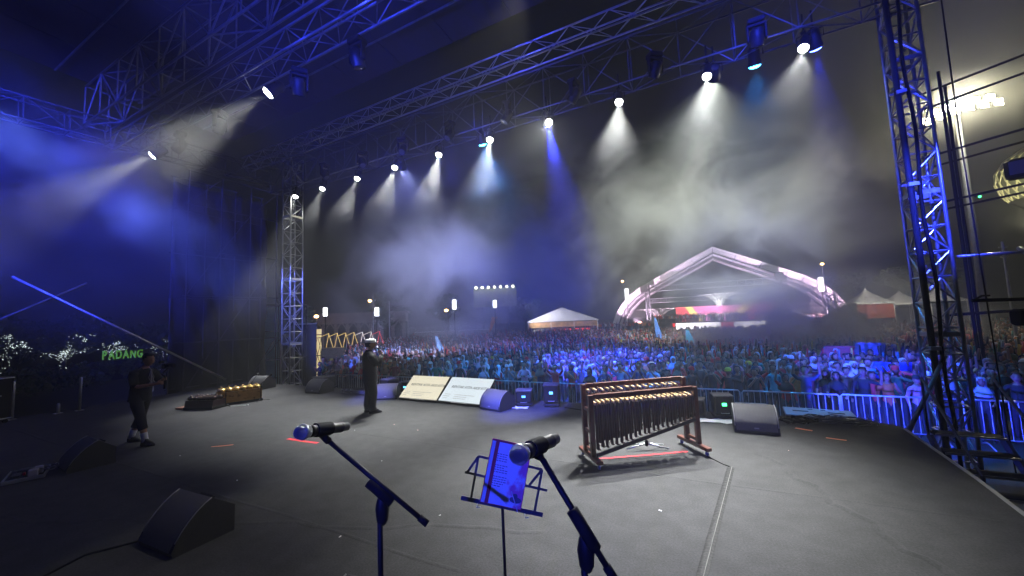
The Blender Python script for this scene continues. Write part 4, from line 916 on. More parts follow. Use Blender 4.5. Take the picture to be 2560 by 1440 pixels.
shirt = sh.build('shirt', tee, op, True)
pr2 = mat('shirt_print', (.36, .33, .30), .8)
q = MB()
for a, b_, r_ in (((.0, -.190, 1.36), (.012, -.186, 1.10), .011), ((.0, -.190, 1.33), (.085, -.165, 1.16), .010), ((.085, -.165, 1.16), (.15, -.12, 1.15), .008), ((-.02, -.188, 1.14), (.02, -.188, 1.13), .016)): q.tube(a, b_, r_, n=5)
q.build('chest_print', pr2, shirt)
trs = MB(); trs.path([(-.09, -.01, .92), (-.11, -.05, .76), (-.15, -.17, .52), (-.155, -.215, .36), (-.15, -.235, .30)], [.105, .098, .078, .072, .076], 12, cap=False); trs.path([(.09, .01, .92), (.11, .04, .76), (.148, .12, .50), (.145, .19, .34), (.14, .215, .28)], [.105, .098, .078, .072, .076], 12, cap=False); trs.build('cropped_trousers', tee, op, True)
sock = mat('white_sock', (.55, .55, .6), .8)
for (x, y) in ((-.15, -.275), (.14, .295)):
    q = MB(); q.path([(x, y+(.035 if x < 0 else -.062), .24), (x, y+(.012 if x < 0 else -.022), .15), (x, y, .07)], [.054, .050, .054], 10); q.build('sock', sock, op, True)
    q = MB(); q.loft([((x*1.05, y-.055, .004), .048, .135), ((x*1.05, y-.055, .035), .052, .14), ((x*1.03, y-.03, .07), .046, .10), ((x, y+.01, .11), .045, .055)], 14); q.build('shoe', blackmatte, op, True)
hr = MB(); Mc = Matrix.Translation((0, -.128, 1.592)) @ Matrix.Rotation(.12, 4, 'X')
hr.lathe([(.080, -.03), (.088, .0), (.092, .04), (.088, .085), (.065, .118), (.03, .130), (.001, .133)], 18, Mc @ Matrix.Diagonal((.94, 1.15, 1, 1)), cap=False)
keep = MB(); inv = Mc.inverted()
for f in hr.f:
    cc = sum((inv@Vector(hr.v[i]) for i in f), Vector())/len(f)
    if cc.y > -.03+max(0, (.06-cc.z))*.6 or cc.z > .075: keep.f.append(f); keep.m.append(0)
keep.v = hr.v; keep.build('hair', hairm, op, True)
q = MB(); q.box((.19, .02, 1.0), (.05, .15, .12), bev=.015); q.build('waist_pouch', mat('pouch_lilac', (.45, .45, .6), .6), op)
q = MB(); q.path([(.0, -.19, 1.40), (.05, -.2, 1.25), (.0, -.21, 1.12), (-.05, -.2, 1.25), (0, -.19, 1.40)], .006, 5); q.build('lanyard', pr2, op)
MO = Matrix.Translation(OP) @ Matrix.Rotation(OR, 4, 'Z')
gm = thing('camera_gimbal', 'black camera on a hand-held gimbal in front of the operator', 'camera gimbal', M=MO @ Matrix.Translation((0, -.47, 1.02)))
q = MB(); q.tube((0, 0, 0), (0, 0, .24), .018, n=10); q.build('grip', rubber, gm, True)
q = MB(); q.path([(0, 0, .24), (.0, .07, .28), (.09, .08, .34), (.10, .02, .40), (.02, -.02, .42)], .015, 8); q.build('gimbal_arm', black, gm, True)
q = MB(); q.box((0, -.02, .44), (.14, .075, .10), bev=.012); q.build('camera_body', black, gm)
q = MB(); q.lathe([(.035, .0), (.037, .02), (.037, .08), (.042, .09), (.042, .13), (.036, .13)], 14, Matrix.Translation((0, -.05, .44)) @ Matrix.Rotation(R(90), 4, 'X')); q.build('lens', black, gm, True)
q = MB(); q.box((-.03, .035, .52), (.09, .02, .06), Matrix.Rotation(.4, 3, 'X'), .004); q.build('monitor', black, gm)

# ---- the crowd
top_m = mat('crowd_top', (.5, .5, .5), .8, objcol=True, noise=.1, nscale=9)
trou_m = mat('crowd_trousers', (.02, .022, .03), .85)
cover_m = mat('crowd_headwear', (.5, .5, .5), .8, objcol=True, noise=.08, nscale=12)
def crowd_body(pose):
    J = std_joints(); Bn = std_bones()
    J['pelvis'] = ((0, 0, .90), .125, .10); J['chest'] = ((0, 0, 1.24), .145, .11); J['waist'] = ((0, 0, 1.05), .12, .10)
    for s_, q_ in ((1, 'l'), (-1, 'r')):
        J['hip'+q_] = ((s_*.09, 0, .84), .09); J['knee'+q_] = ((s_*.10, -.02, .46), .062); J['ank'+q_] = ((s_*.10, .02, .09), .04); J['toe'+q_] = ((s_*.115, -.12, .03), .036, .028)
        Bn += [('pelvis', 'hip'+q_, 2), ('hip'+q_, 'knee'+q_, 2), ('knee'+q_, 'ank'+q_, 2), ('ank'+q_, 'toe'+q_, 2)]
        pz = pose[0 if s_ > 0 else 1]
        el, wr, hd = {'down': ((.24, .02, 1.10), (.25, -.08, .88), (.25, -.11, .79)), 'phone': ((.23, -.10, 1.16), (.09, -.27, 1.42), (.05, -.29, 1.51)), 'up': ((.30, -.08, 1.52), (.27, -.14, 1.76), (.26, -.16, 1.87)),
                      'clap': ((.25, -.10, 1.13), (.06, -.28, 1.20), (.02, -.34, 1.26)), 'wave': ((.36, -.04, 1.32), (.40, -.10, 1.58), (.40, -.12, 1.69)), 'rail': ((.24, -.08, 1.12), (.20, -.28, 1.02), (.18, -.36, 1.03))}[pz]
        J['sh'+q_] = ((s_*.165, 0, 1.365), .058); J['el'+q_] = ((s_*el[0], el[1], el[2]), .043); J['wr'+q_] = ((s_*wr[0], wr[1], wr[2]), .03); J['ha'+q_] = ((s_*hd[0], hd[1], hd[2]), .036, .022)
        Bn += [('collar', 'sh'+q_, 1), ('sh'+q_, 'el'+q_, 1), ('el'+q_, 'wr'+q_, 1 if pz in ('down', 'clap') else 0), ('wr'+q_, 'ha'+q_, 0)]
    mb_ = skin_body(J, Bn, 3, 1); add_head(mb_, (0, -.02, 1.60), (0, -1), n=14, m=10, eye=3)
    return mb_.mesh('body', [skin_m, top_m, trou_m, mat('brow_dark', (.03, .018, .015), .6)], True)
POSES = [('down', 'down'), ('phone', 'phone'), ('down', 'up'), ('clap', 'clap'), ('wave', 'down'), ('rail', 'rail'), ('up', 'up'), ('phone', 'down')]
BODY = [crowd_body(p) for p in POSES]
def cover_mesh(kind):
    q = MB(); c = Vector((0, -.015, 1.605))
    if kind == 'hijab':
        # hood open at the face, falling over the shoulders
        n_ = 18; rings = [(.02, .128, 0), (.07, .115, 0), (.105, .08, .0), (.118, .03, 0), (.118, -.03, .0), (.112, -.09, .0), (.11, -.14, .0), (.15, -.20, .015), (.20, -.27, .02), (.215, -.36, .02), (.19, -.40, .02)]
        vs = []
        for r_, z, dy in rings:
            for k in range(n_): a = 2*math.pi*k/n_; vs.append(c+Vector((r_*math.cos(a)*(.84 if z > -.15 else 1.0), r_*math.sin(a)*(.98 if z > -.15 else .78)+dy+.008, z)))
        fs = []
        for i in range(len(rings)-1):
            for k in range(n_):
                k2 = (k+1) % n_; a = 2*math.pi*(k+.5)/n_
                if 3 <= i <= 4 and math.sin(a) < -.72: continue
                if i in (2, 5) and math.sin(a) < -.90: continue
                fs.append((i*n_+k, (i+1)*n_+k, (i+1)*n_+k2, i*n_+k2))
        fs.append(tuple(range(n_))); q.add(vs, fs)
    elif kind == 'hair':
        h_ = MB(); Mc = Matrix.Translation(c+Vector((0, .008, .008))); h_.lathe([(.080, -.05), (.084, .0), (.090, .045), (.084, .09), (.055, .118), (.001, .128)], 16, Mc @ Matrix.Diagonal((.96, 1.14, 1, 1)), cap=False)
        inv = Mc.inverted(); q.v = h_.v
        for f in h_.f:
            cc = sum((inv@Vector(h_.v[i]) for i in f), Vector())/len(f)
            if cc.y > -.02 or cc.z > .08: q.f.append(f); q.m.append(0)
    else:
        Mc = Matrix.Translation(c+Vector((0, .0, .03))); q.lathe([(.090, .0), (.092, .03), (.086, .075), (.05, .105), (.001, .112)], 14, Mc @ Matrix.Diagonal((.96, 1.12, 1, 1)), cap=False)
    return q.mesh('head_cover', cover_m, True)
bq = MB(); bq.loft([((0, -.125, 1.635), .072, .06), ((0, -.13, 1.645), .074, .062)], 12); BRIM = bq.mesh('brim', cover_m, True)
COVER = {k: cover_mesh(k) for k in ('hijab', 'hair', 'cap')}
TOPS = [('white', (.6, .6, .62)), ('black', (.014, .014, .016)), ('black', (.016, .016, .018)), ('navy', (.02, .028, .07)), ('charcoal', (.05, .05, .055)), ('black', (.018, .018, .02)), ('black', (.02, .02, .024)), ('navy', (.03, .04, .11)), ('red', (.5, .03, .03)), ('red', (.6, .04, .04)), ('orange', (.6, .14, .04)), ('pale blue', (.28, .4, .55)), ('grey', (.14, .14, .15)), ('maroon', (.18, .025, .04)), ('dark green', (.03, .10, .05)), ('yellow', (.6, .45, .06)), ('brown', (.13, .07, .04)), ('pink', (.6, .25, .32)), ('teal', (.04, .25, .27))]
HIJ = [('white', (.6, .6, .62)), ('white', (.5, .52, .55)), ('navy', (.03, .04, .08)), ('black', (.015, .015, .017)), ('grey', (.28, .28, .30)), ('black', (.02, .02, .022)), ('pale blue', (.38, .50, .62)), ('cream', (.6, .52, .4)), ('pink', (.6, .32, .36)), ('brown', (.2, .12, .08))]
CAPS = [('red', (.55, .03, .03)), ('white', (.68, .68, .68)), ('black', (.02, .02, .02)), ('yellow', (.6, .45, .05))]
cr_ = random.Random(21)
people = []
rows = 7; y0 = 13.78
for rI in range(rows):
    y = y0+rI*.62; xr = (y*math.tan(R(26.2))-.2); xl = -19.4-rI*.3; x = xr-cr_.uniform(0, .4); col = 0
    while x > xl:
        people.append((rI, col, x, y+cr_.uniform(-.17, .17))); x -= cr_.uniform(.46, .72)*(1.0 if x > -12 else 1.2); col += 1
people = people[:300]
row_n = {0: 'at the barrier', 1: 'second row', 2: 'third row', 3: 'fourth row', 4: 'fifth row', 5: 'sixth row', 6: 'seventh row', 7: 'eighth row'}
for (rI, col, x, y) in people:
    hk = cr_.choices(['hijab', 'hair', 'cap'], [.45, .42, .13])[0]
    tn, tc2 = cr_.choice(TOPS); pi = cr_.choices(range(8), [3, 3, 1.6, 2, 1.2, 3 if rI == 0 else .5, .8, 2])[0]
    if hk == 'hijab': hn, hc = cr_.choice(HIJ); hd = f'{hn} headscarf'
    elif hk == 'cap': hn, hc = cr_.choice(CAPS); hd = f'{hn} cap'
    else: hc = (.012, .011, .011); hd = 'with black hair'
    pz = {0: '', 1: ' filming', 2: ' arm raised', 3: ' clapping', 4: ' waving', 5: ' leaning forward', 6: ' arms up', 7: ''}[pi]
    lab = f"person {'with black hair in' if hk == 'hair' else 'in '+hd+','} {tn} top{pz}, {nth(col)} from right, {row_n[rI]}"
    b_ = put('person', BODY[pi], None, (x, y, GZ)); s_ = cr_.uniform(.92, 1.06)*(.97 if hk == 'hijab' else 1.0); b_.scale = (s_*cr_.uniform(.95, 1.12), s_, s_)
    b_.rotation_euler = (cr_.uniform(-.05, .03), 0, math.atan2(x*.15+4*.15-0.0, 10)*-1+cr_.uniform(-.45, .45)); b_.color = (*tc2, 1); tag(b_, lab, 'person', 'crowd behind the barrier')
    h = put('hijab' if hk == 'hijab' else ('cap' if hk == 'cap' else 'hair'), COVER[hk], b_); h.color = (*hc, 1)
    if hk == 'cap': bb_ = put('brim', BRIM, h); bb_.color = (*hc, 1)
# phones held up to film
for k, (x, y, z) in enumerate([(-13.6, 14.6, .42), (-9.4, 15.1, .5), (-6.2, 14.4, .38), (-4.1, 15.7, .55), (-1.7, 14.5, .40), (.6, 15.2, .5), (2.4, 14.3, .36), (3.9, 15.6, .52), (-11.2, 16.4, .6), (-2.9, 16.9, .62)]):
    q = MB(); q.box((0, 0, 0), (.075, .009, .15), bev=.003); o = q.build('phone', black, None, False, (x, y, z)); o.rotation_euler = (.15, 0, cr_.uniform(-.3, .3)); tag(o, f'phone held up by the front crowd, {nth(k)} of ten', 'phone', 'phones held up in the crowd')
    q = MB(); q.box((0, .0055, 0), (.066, .002, .138)); q.build('screen', mat('phone_screen', (.1, .1, .1), .2, emit=(.6, .75, 1), estr=1.2), o)
    q = MB(); q.ball((.02, -.0055, .055), .006, 6, 4); q.build('torch', mat('phone_torch', (1, 1, 1), .2, emit=(1, .95, .85), estr=12 if k in (4, 9) else .6), o)
# deeper crowd: one mass of simple figures
def far_person(nr, arms):
    q = MB()
    q.mi = 2; q.loft([((0, 0, 0), .10, .09), ((0, 0, .45), .13, .10), ((0, 0, .88), .16, .11)], nr, cap=False)
    q.mi = 1; q.loft([((0, 0, .86), .165, .12), ((0, 0, 1.12), .16, .115), ((0, 0, 1.32), .205, .11), ((0, 0, 1.41), .12, .08), ((0, 0, 1.45), .05, .05)], nr, cap=False)
    q.mi = 0; q.loft([((0, -.03, 1.48), .05, .06), ((0, -.035, 1.55), .074, .085), ((0, -.02, 1.62), .078, .092), ((0, -.01, 1.70), .045, .055)], nr)
    q.mi = 3; q.loft([((0, .03, 1.46), .085, .06), ((0, .03, 1.56), .09, .085), ((0, .01, 1.65), .09, .10), ((0, .0, 1.72), .05, .06)], nr)
    q.mi = 1
    for s_, k in ((1, arms[0]), (-1, arms[1])):
        e = {0: [(.19, 0, 1.36), (.24, .01, 1.08), (.2, -.12, .9)], 1: [(.19, 0, 1.36), (.27, -.06, 1.56), (.25, -.1, 1.86)], 2: [(.19, 0, 1.36), (.24, -.1, 1.15), (.07, -.26, 1.42)]}[k]
        q.path([(s_*a, b_, c_) for a, b_, c_ in e], [.055, .045, .03], 4)
    return q
FP = [far_person(7, a) for a in ((0, 0), (0, 1), (2, 2), (1, 1), (0, 0))]; FQ = [far_person(5, a) for a in ((0, 0), (0, 1), (2, 2))]
def mass(name, label, pts, protos, cat='crowd', warm=False):
    VS, FS, COL, off = [], [], [], 0
    prep = []
    for q in protos: prep.append((np.array(q.v), q.f, np.array(q.m)))
    for (x, y, z) in pts:
        V, Fc, Mi = prep[cr_.randrange(len(prep))]; a = cr_.uniform(-.5, .5); s_ = cr_.uniform(.9, 1.06); ca, sa = math.cos(a)*s_, math.sin(a)*s_
        W = np.stack([V[:, 0]*ca-V[:, 1]*sa+x, V[:, 0]*sa+V[:, 1]*ca+y, V[:, 2]*s_+z], 1); VS.append(W)
        tcol = cr_.choice(TOPS)[1]; hc = (.012, .011, .011) if cr_.random() < .45 else cr_.choice(HIJ)[1]
        if warm and cr_.random() < .5: tcol = cr_.choice([(.55, .05, .05), (.65, .6, .6), (.6, .3, .1)])
        pal = [(.33, .17, .105), tcol, (.02, .022, .03), hc]; vc = np.zeros((len(V), 3))
        for f, m_ in zip(Fc, Mi):
            for i in f: vc[i] = pal[m_]
        COL.append(vc); FS += [tuple(i+off for i in f) for f in Fc]; off += len(V)
    V = np.concatenate(VS); K = np.concatenate(COL)
    me = bpy.data.meshes.new(name); ln = np.array([len(f) for f in FS]); fl = np.concatenate([np.array(f) for f in FS])
    me.vertices.add(len(V)); me.vertices.foreach_set('co', V.ravel()); me.loops.add(len(fl)); me.loops.foreach_set('vertex_index', fl)
    me.polygons.add(len(ln)); me.polygons.foreach_set('loop_start', np.concatenate([[0], np.cumsum(ln)[:-1]])); me.polygons.foreach_set('loop_total', ln)
    at = me.attributes.new('Col', 'FLOAT_COLOR', 'POINT'); at.data.foreach_set('color', np.concatenate([K, np.ones((len(K), 1))], 1).ravel())
    me.materials.append(mat('crowd_mass', (.5, .5, .5), .8, attr='Col')); me.update(); me.validate()
    o = put(name, me); return tag(o, label, cat, kind='stuff')
pts = []
y = y0+6.6*.62
while y < 27:
    x = y*math.tan(R(26.5))+.3
    while x > -22-(y-18)*1.2:
        if cr_.random() < .95: pts.append((x, y+cr_.uniform(-.25, .25), GZ))
        x -= cr_.uniform(.42, .68)
    y += .52
# fill up the places behind the three hundred nearest
mass('crowd', 'dense middle part of the standing crowd', pts, FP)
pts = []
while y < 70:
    st = .52+(y-27)*.016
    x = y*math.tan(R(26.5))
    while x > -30-(y-27)*.95:
        lim = 1 if (y < 55 or x < -17) else 0
        if cr_.random() < .85*lim and not (x < -26 and y > 44 and cr_.random() < .7): pts.append((x, y+cr_.uniform(-.4, .4), GZ))
        x -= cr_.uniform(.5, .8)*(1+(y-27)*.012)
    y += st
mass('crowd', 'far part of the crowd in front of the distant white arch stage', pts, FQ)
# ================================================================ the far stage with its white arch
AX, AY = 1.9, 89.0
arch = thing('arch_canopy', 'huge white pointed arch canopy with bowed legs over the far stage', 'canopy', (AX, AY, GZ))
half = [(0, 16.85), (4.2, 14.85), (8.4, 12.8), (12.5, 10.75), (15.0, 9.45), (17.2, 7.95), (19.2, 5.9), (20.6, 3.7), (21.4, 1.7), (21.7, 0)]
prof = [(-x, z) for x, z in reversed(half)]+half[1:]
def inner(i, dd):
    p = Vector((prof[i][0], prof[i][1])); a = Vector(prof[max(0, i-1)]); b_ = Vector(prof[min(len(prof)-1, i+1)]); t = (b_-a).normalized(); n_ = Vector((t.y, -t.x)); return p+n_*dd
def seg(i, d0, d1, y0_, y1_, m, name):
    q = MB(); c4 = [inner(i, d0), inner(i+1, d0), inner(i+1, d1), inner(i, d1)]
    q.add([(p.x, y0_, max(0, p.y)) for p in c4]+[(p.x, y1_, max(0, p.y)) for p in c4], [(0, 1, 2, 3), (7, 6, 5, 4), (0, 4, 5, 1), (1, 5, 6, 2), (2, 6, 7, 3), (3, 7, 4, 0)]); return q.build(name, m, arch)
for i in range(len(prof)-1):
    seg(i, .06, 1.25, .12, .3, fabric_white, 'fascia_panel'); seg(i, 1.27, 1.40, .32, 3.2, fabric_white, 'lining_panel'); seg(i, 1.9, 2.03, 3.3, 6.2, fabric_white, 'lining_panel')
for y_, dd in ((0, 0), (0, 1.3), (3.25, 1.6), (6.3, 2.0)):
    q = MB(); q.path([(inner(i, dd).x, y_, max(0, inner(i, dd).y)) for i in range(len(prof))], .12 if y_ else .16, 6); q.build('arch_rib', white if y_ == 0 and dd == 0 else steeldark, arch)
for i in range(1, len(prof)-1):
    q = MB(); a_, b_ = inner(i, 1.44), inner(i, 2.08); q.tube((a_.x, .1, a_.y), (b_.x, 6.2, b_.y), .06, n=5); q.tube((inner(i, 0).x, .05, inner(i, 0).y), (a_.x, .05, a_.y), .06, n=5); q.build('purlin', steeldark, arch)
# far stage deck with led strip
fs = thing('far_stage', 'distant stage deck with a glowing white and red led front', 'stage', (1.0, 84, GZ))
q = MB(); q.box((0, 3.5, .75), (24, 9, 1.5)); q.build('deck', blackmatte, fs)
xs = [-7.9, -7.3, -6.7, -5.9, -5.2, -2.0, 1.15]
for x0, x1 in ((-7.4, -7.0), (-6.8, -6.35), (-6.2, -5.6), (-5.5, -4.6), (-4.5, -1.6), (-1.6, 1.1), (3.3, 5.6), (5.6, 6.6), (6.75, 7.4), (7.6, 8.2)):
    q = MB(); q.box(((x0+x1)/2, -1.06, .78), (x1-x0, .1, 1.25)); q.build('led_panel', led_red if x1 < -6.3 and x0 > -7.5 and x0 < -6.9 else led_white, fs)
for k in range(3): q = MB(); q.box((2.2, -1.06, .36+k*.42), (2.15, .1, .38)); q.build('led_panel', led_red, fs)
# red banner
bn = thing('backdrop_banner', 'wide red and pink banner with yellow diagonal bands on the far stage', 'banner', (2.7, 93.5, 0))
W_, H_ = 18.2, 4.6
q = MB(); q.box((0, 0, 1.0), (W_, .15, H_)); q.build('sheet', mat('banner_magenta', (.55, .10, .30), .7), bn)
def band(pts, m, dy, name='colour_band'):
    q = MB(); k = len(pts); q.add([(x, dy, z) for x, z in pts]+[(x, dy-.02, z) for x, z in pts], [tuple(range(k)), tuple(range(2*k-1, k-1, -1))]+[(i, k+i, k+(i+1) % k, (i+1) % k) for i in range(k)]); q.build(name, m, bn)
redm = mat('banner_red', (.6, .06, .08), .7); yelm = mat('banner_yellow', (.75, .55, .12), .7)
band([(-W_/2, 3.3), (-W_/2+2.2, 3.3), (-W_/2+5.4, -1.3), (-W_/2, -1.3)], redm, -.08)
band([(-W_/2+2.0, 3.3), (-W_/2+3.4, 3.3), (-W_/2+6.6, -1.3), (-W_/2+4.8, -1.3)], yelm, -.11)
band([(-W_/2, .8), (-W_/2, 1.9), (-W_/2+2.4, -1.3), (-W_/2+1.4, -1.3)], yelm, -.11)
band([(W_/2, 3.3), (W_/2-4.0, 3.3), (W_/2-8.0, -1.3), (W_/2, -1.3)], redm, -.08)
band([(W_/2-3.6, 3.3), (W_/2-5.2, 3.3), (W_/2-9.0, -1.3), (W_/2-7.0, -1.3)], yelm, -.11)
band([(W_/2, 2.2), (W_/2, .9), (W_/2-3.0, -1.0), (W_/2-3.4, -.1)], yelm, -.11)
pk = mat('banner_white', (.8, .7, .78), .7)
q = MB(); q.loft([((-1.0, -.12, 1.35), .28, .03), ((-1.0, -.12, 1.75), .30, .03)], 10); q.loft([((-1.0, -.12, .8), .1, .03), ((-1.0, -.12, 1.1), .14, .03)], 8); q.build('emblem', pk, bn)
for z, h_ in ((1.5, .34), (1.12, .14)):
    x = -.5
    while x < 2.9: l_ = random.uniform(.2, .5); q = MB(); q.box((x+l_/2, -.1, z), (l_*.88, .06, h_)); q.build('blurred_lettering', pk, bn); x += l_+.06
# lit lamps of the far stage: pink uplights on the arch, white wash on the banner
pink = (1, .66, .92)
for i, (p, t, pw, dg_, col) in enumerate([((-13.0, 80.0, .4), (-12.5, 91.0, 9), 26000, 84, pink), ((17.0, 80.0, .4), (16.5, 91.0, 9), 26000, 84, pink), ((2, 79.5, .4), (2, 91.5, 14.0), 18000, 70, (.85, .7, 1)), ((2.5, 87.0, 7.0), (2.7, 93, 1.5), 30000, 120, (1, .9, .92)), ((2.6, 96, .3), (2.6, 101, 4.5), 3500, 120, (1, 1, .95))]):
    stage_lamp(['pink uplight lamp below the near leg of the far arch', 'pink uplight lamp below the long bowed leg of the far arch', 'violet uplight lamp at the middle of the far stage front', 'white wash lamp on the high truss of the far stage', 'white uplight lamp under the middle funnel canopy'][i], p, t, pw, dg_, col, lens_em, 'lamps of the far stage', rad=.2, aimup=(i != 3), hang=.2)
stage_lamp('added white lamp brightening the pavilion tent', (-27, 57, 4.5), (-24, 66, 2), 3800, 80, (.9, .92, 1), lens_em, 'lamps of the far stage', rad=.2, hang=.3)  # lamp added so the pavilion tent does not stay dark
stage_lamp('added warm lamp brightening the tents right of the far arch', (27, 84, 6), (29, 96, 3), 4500, 90, (1, .95, .75), lens_em, 'lamps of the far stage', rad=.2, hang=.3)  # added lamp, brightens the tents on this side
# people on the far stage
fp = [(1.0+cr_.uniform(-10.5, 11.5), 84+cr_.uniform(.2, 5.5), GZ+1.5) for _ in range(150)]
mass('performer_crowd', 'rows of performers standing on the far stage', fp, FQ, 'crowd', True)
fp = [(13+cr_.uniform(0, 11), 84+cr_.uniform(0, 4), GZ+.6) for _ in range(70)]+[(-24+cr_.uniform(0, 14), 82+cr_.uniform(0, 3), GZ+.3) for _ in range(60)]
mass('performer_crowd', 'people gathered at the sides of the far stage', fp, FQ, 'crowd', True)
# trusses and towers of the far stage
truss('far_truss', 'pale box truss spanning low over the far stage', (-10.8, 87.0, 4.9), (11.8, 87.0, 4.9), .7, .9, 1.1, steeldark, 'far stage trusses', r=.06, rb=.03, rungs=True)
truss('far_truss', 'bluish box truss spanning high over the far stage', (-9.6, 87.0, 7.5), (12.7, 87.0, 7.5), .7, 1.1, 1.4, steeldark, 'far stage trusses', r=.07, rb=.04)
for i, x in enumerate((-11.3, 13.2)): truss('far_truss_tower', ['slim lattice tower at the near leg side of the far stage', 'slim lattice tower beside the long bowed leg of the far arch'][i], (x, 87, GZ), (x, 87, 8.4), .8, .8, 1.4, steeldark, 'far stage towers', r=.07, rb=.04, upv=(0, 1, 0))
for i, (x, z) in enumerate(((-12.0, 7.6), (12.6, 8.2))):
    q = MB(); q.box((x, 87, z), (1.4, 1.0, 1.5), bev=.1); q.box((x+.9, 87, z-.4), (.6, .6, .7), bev=.06); tag(q.build('hoist_box', blackmatte), ['dark motor box on the truss by the near leg of the far arch', 'dark motor box on the truss by the long bowed leg of the far arch'][i], 'hoist')
# white funnel umbrellas behind
def funnel(label, x, y, z0, z1, r0, r1, group='white funnel canopies'):
    r_ = thing('funnel_canopy', label, 'canopy', (x, y, GZ), 0, group)
    n_ = 10
    for k in range(n_):
        a0, a1 = 2*math.pi*k/n_+.04, 2*math.pi*(k+1)/n_-.04; q = MB(); vs = []
        for t in np.linspace(0, 1, 6):
            rr = r0+(r1-r0)*t**1.8; zz = z0+(z1-z0)*math.sin(t*math.pi/2)-GZ
            for a in (a0, a1): vs.append((rr*math.cos(a), rr*math.sin(a), zz))
        q.add(vs, [(2*i, 2*i+1, 2*i+3, 2*i+2) for i in range(5)]); o = q.build('petal', mat('funnel_white', (.8, .8, .78), .6), r_, True); o.modifiers.new('t', 'SOLIDIFY').thickness = .06
    q = MB(); q.tube((0, 0, 0), (0, 0, z0-GZ+.3), r0*.9, n=10); q.build('column', white, r_, True)
funnel('white funnel canopy spreading above the middle of the banner', 2.6, 100, 2.8, 6.0, .55, 4.6)
funnel('white funnel canopy at the near leg side behind the far stage', -10.6, 98, .2, 3.2, .5, 5.2)
funnel('white funnel canopy at the yellow band side behind the far stage', 16.6, 98.5, .2, 3.0, .5, 4.6)
funnel('shaded funnel canopy between the banner and the white middle funnel', 8.6, 104, 2.4, 5.0, .5, 5.0)
# tents
def peak_tent(label, x, y, w_, z0, z1, red=False, open_=False):
    r_ = thing('peaked_tent', label, 'tent', (x, y, GZ), R(8), 'white peaked tents'); h = w_/2; n_ = 8
    q = MB(); vs = []
    for i in range(n_+1):
        t = i/n_; rr = h*(1-t)**1.6+.04; zz = z0+(z1-z0)*t-GZ
        for a in range(4): vs.append((rr*(1, 1, -1, -1)[a], rr*(-1, 1, 1, -1)[a], zz))
    q.add(vs, [(i*4+a, i*4+(a+1) % 4, i*4+4+(a+1) % 4, i*4+4+a) for i in range(n_) for a in range(4)]); q.build('roof_cover', fabric_white, r_, True)
    for a in range(4): q = MB(); q.tube((h*(1, 1, -1, -1)[a]*.97, h*(-1, 1, 1, -1)[a]*.97, 0), (h*(1, 1, -1, -1)[a]*.97, h*(-1, 1, 1, -1)[a]*.97, z0-GZ), .05, n=6); q.build('leg', white, r_)
    if red: q = MB(); q.box((0, -h*.95, (z0-GZ)*.62), (w_*.94, .05, (z0-GZ)*.72)); q.build('side_cloth', mat('tent_red', (.4, .08, .05), .7), r_)
    q = MB(); q.box((0, -h*1.0, z0-GZ-.15), (w_, .04, .3)); q.build('valance', fabric_white, r_)
peak_tent('white peaked tent with red side cloth right of the far arch', 27.0, 95, 5.6, 2.5, 5.4, True)
peak_tent('open white peaked tent farthest right of the far arch', 32.2, 96.5, 5.2, 2.2, 4.6)
peak_tent('grey peaked tent under the long bowed leg of the far arch', 18.8, 95.5, 5.6, .9, 3.9)
peak_tent('small white tent peaking behind the lattice tower', 37.5, 97, 5, 2.4, 5)
pt = thing('pavilion_tent', 'wide white pavilion tent with red-lit letters left of the far arch', 'tent', (-24.0, 67.0, GZ), R(20))
q = MB(); q.prism([(-6.2, 3.0), (0, 5.3), (6.2, 3.0), (6.2, 2.8), (0, 5.05), (-6.2, 2.8)], -4, 4, Matrix.Rotation(R(90), 4, 'Z')); q.build('roof_cover', fabric_white, pt)
q = MB(); q.prism([(-6.0, 2.9), (0, 5.1), (6.0, 2.9)], 3.9, 3.96, Matrix.Rotation(R(-90), 4, 'Z')); q.build('gable_sheet', fabric_white, pt)
for s_ in (-6, -2, 2, 6):
    for t_ in (-3.9, 3.9): q = MB(); q.tube((s_, t_, 0), (s_, t_, 3.0), .07, n=6); q.build('leg', white, pt)
q = MB(); q.box((0, -3.9, 2.35), (12, .08, .9)); q.build('fascia', mat('fascia_print', (.45, .25, .10), .7, noise=.6, nscale=1.0), pt)
for k in range(7): q = MB(); x = -1.4+k*.95; q.box((x, -4.0, 1.1), (.5 if k % 2 else .7, .1, .9)); q.build('lit_letter', led_red, pt)
q = MB(); q.box((-3.8, -3.6, .8), (3.0, .6, 1.5), bev=.05); q.build('counter', mat('counter_cream', (.6, .5, .4), .6), pt)

# ---- lamps of the square
lant = mat('lantern_white', (1, 1, 1), .4, emit=(.95, .96, 1), estr=3.6); sod = mat('sodium_lamp', (1, .6, .2), .4, emit=(1, .55, .2), estr=14)
def lantern(label, x, y, z, h=1.1, w_=.5):
    r_ = thing('lantern_lamp', label, 'street lamp', (x, y, GZ), 0, 'white lantern lamps')
    q = MB(); q.tube((0, 0, 0), (0, 0, z-h/2-GZ), .09, .07, n=8); q.build('pole', blackmatte, r_, True)
    q = MB(); q.lathe([(w_*.45, z-h/2-GZ), (w_*.5, z-h/2+.05-GZ), (w_*.5, z+h/2-.05-GZ), (w_*.45, z+h/2-GZ)], 10); q.build('lantern', lant, r_, True)
    q = MB(); q.lathe([(w_*.3, z-h/2-.12-GZ), (w_*.52, z-h/2-.01-GZ)], 10); q.build('collar', blackmatte, r_); q = MB(); q.lathe([(w_*.52, z+h/2+.01-GZ), (w_*.2, z+h/2+.1-GZ)], 10); q.build('cap', blackmatte, r_)
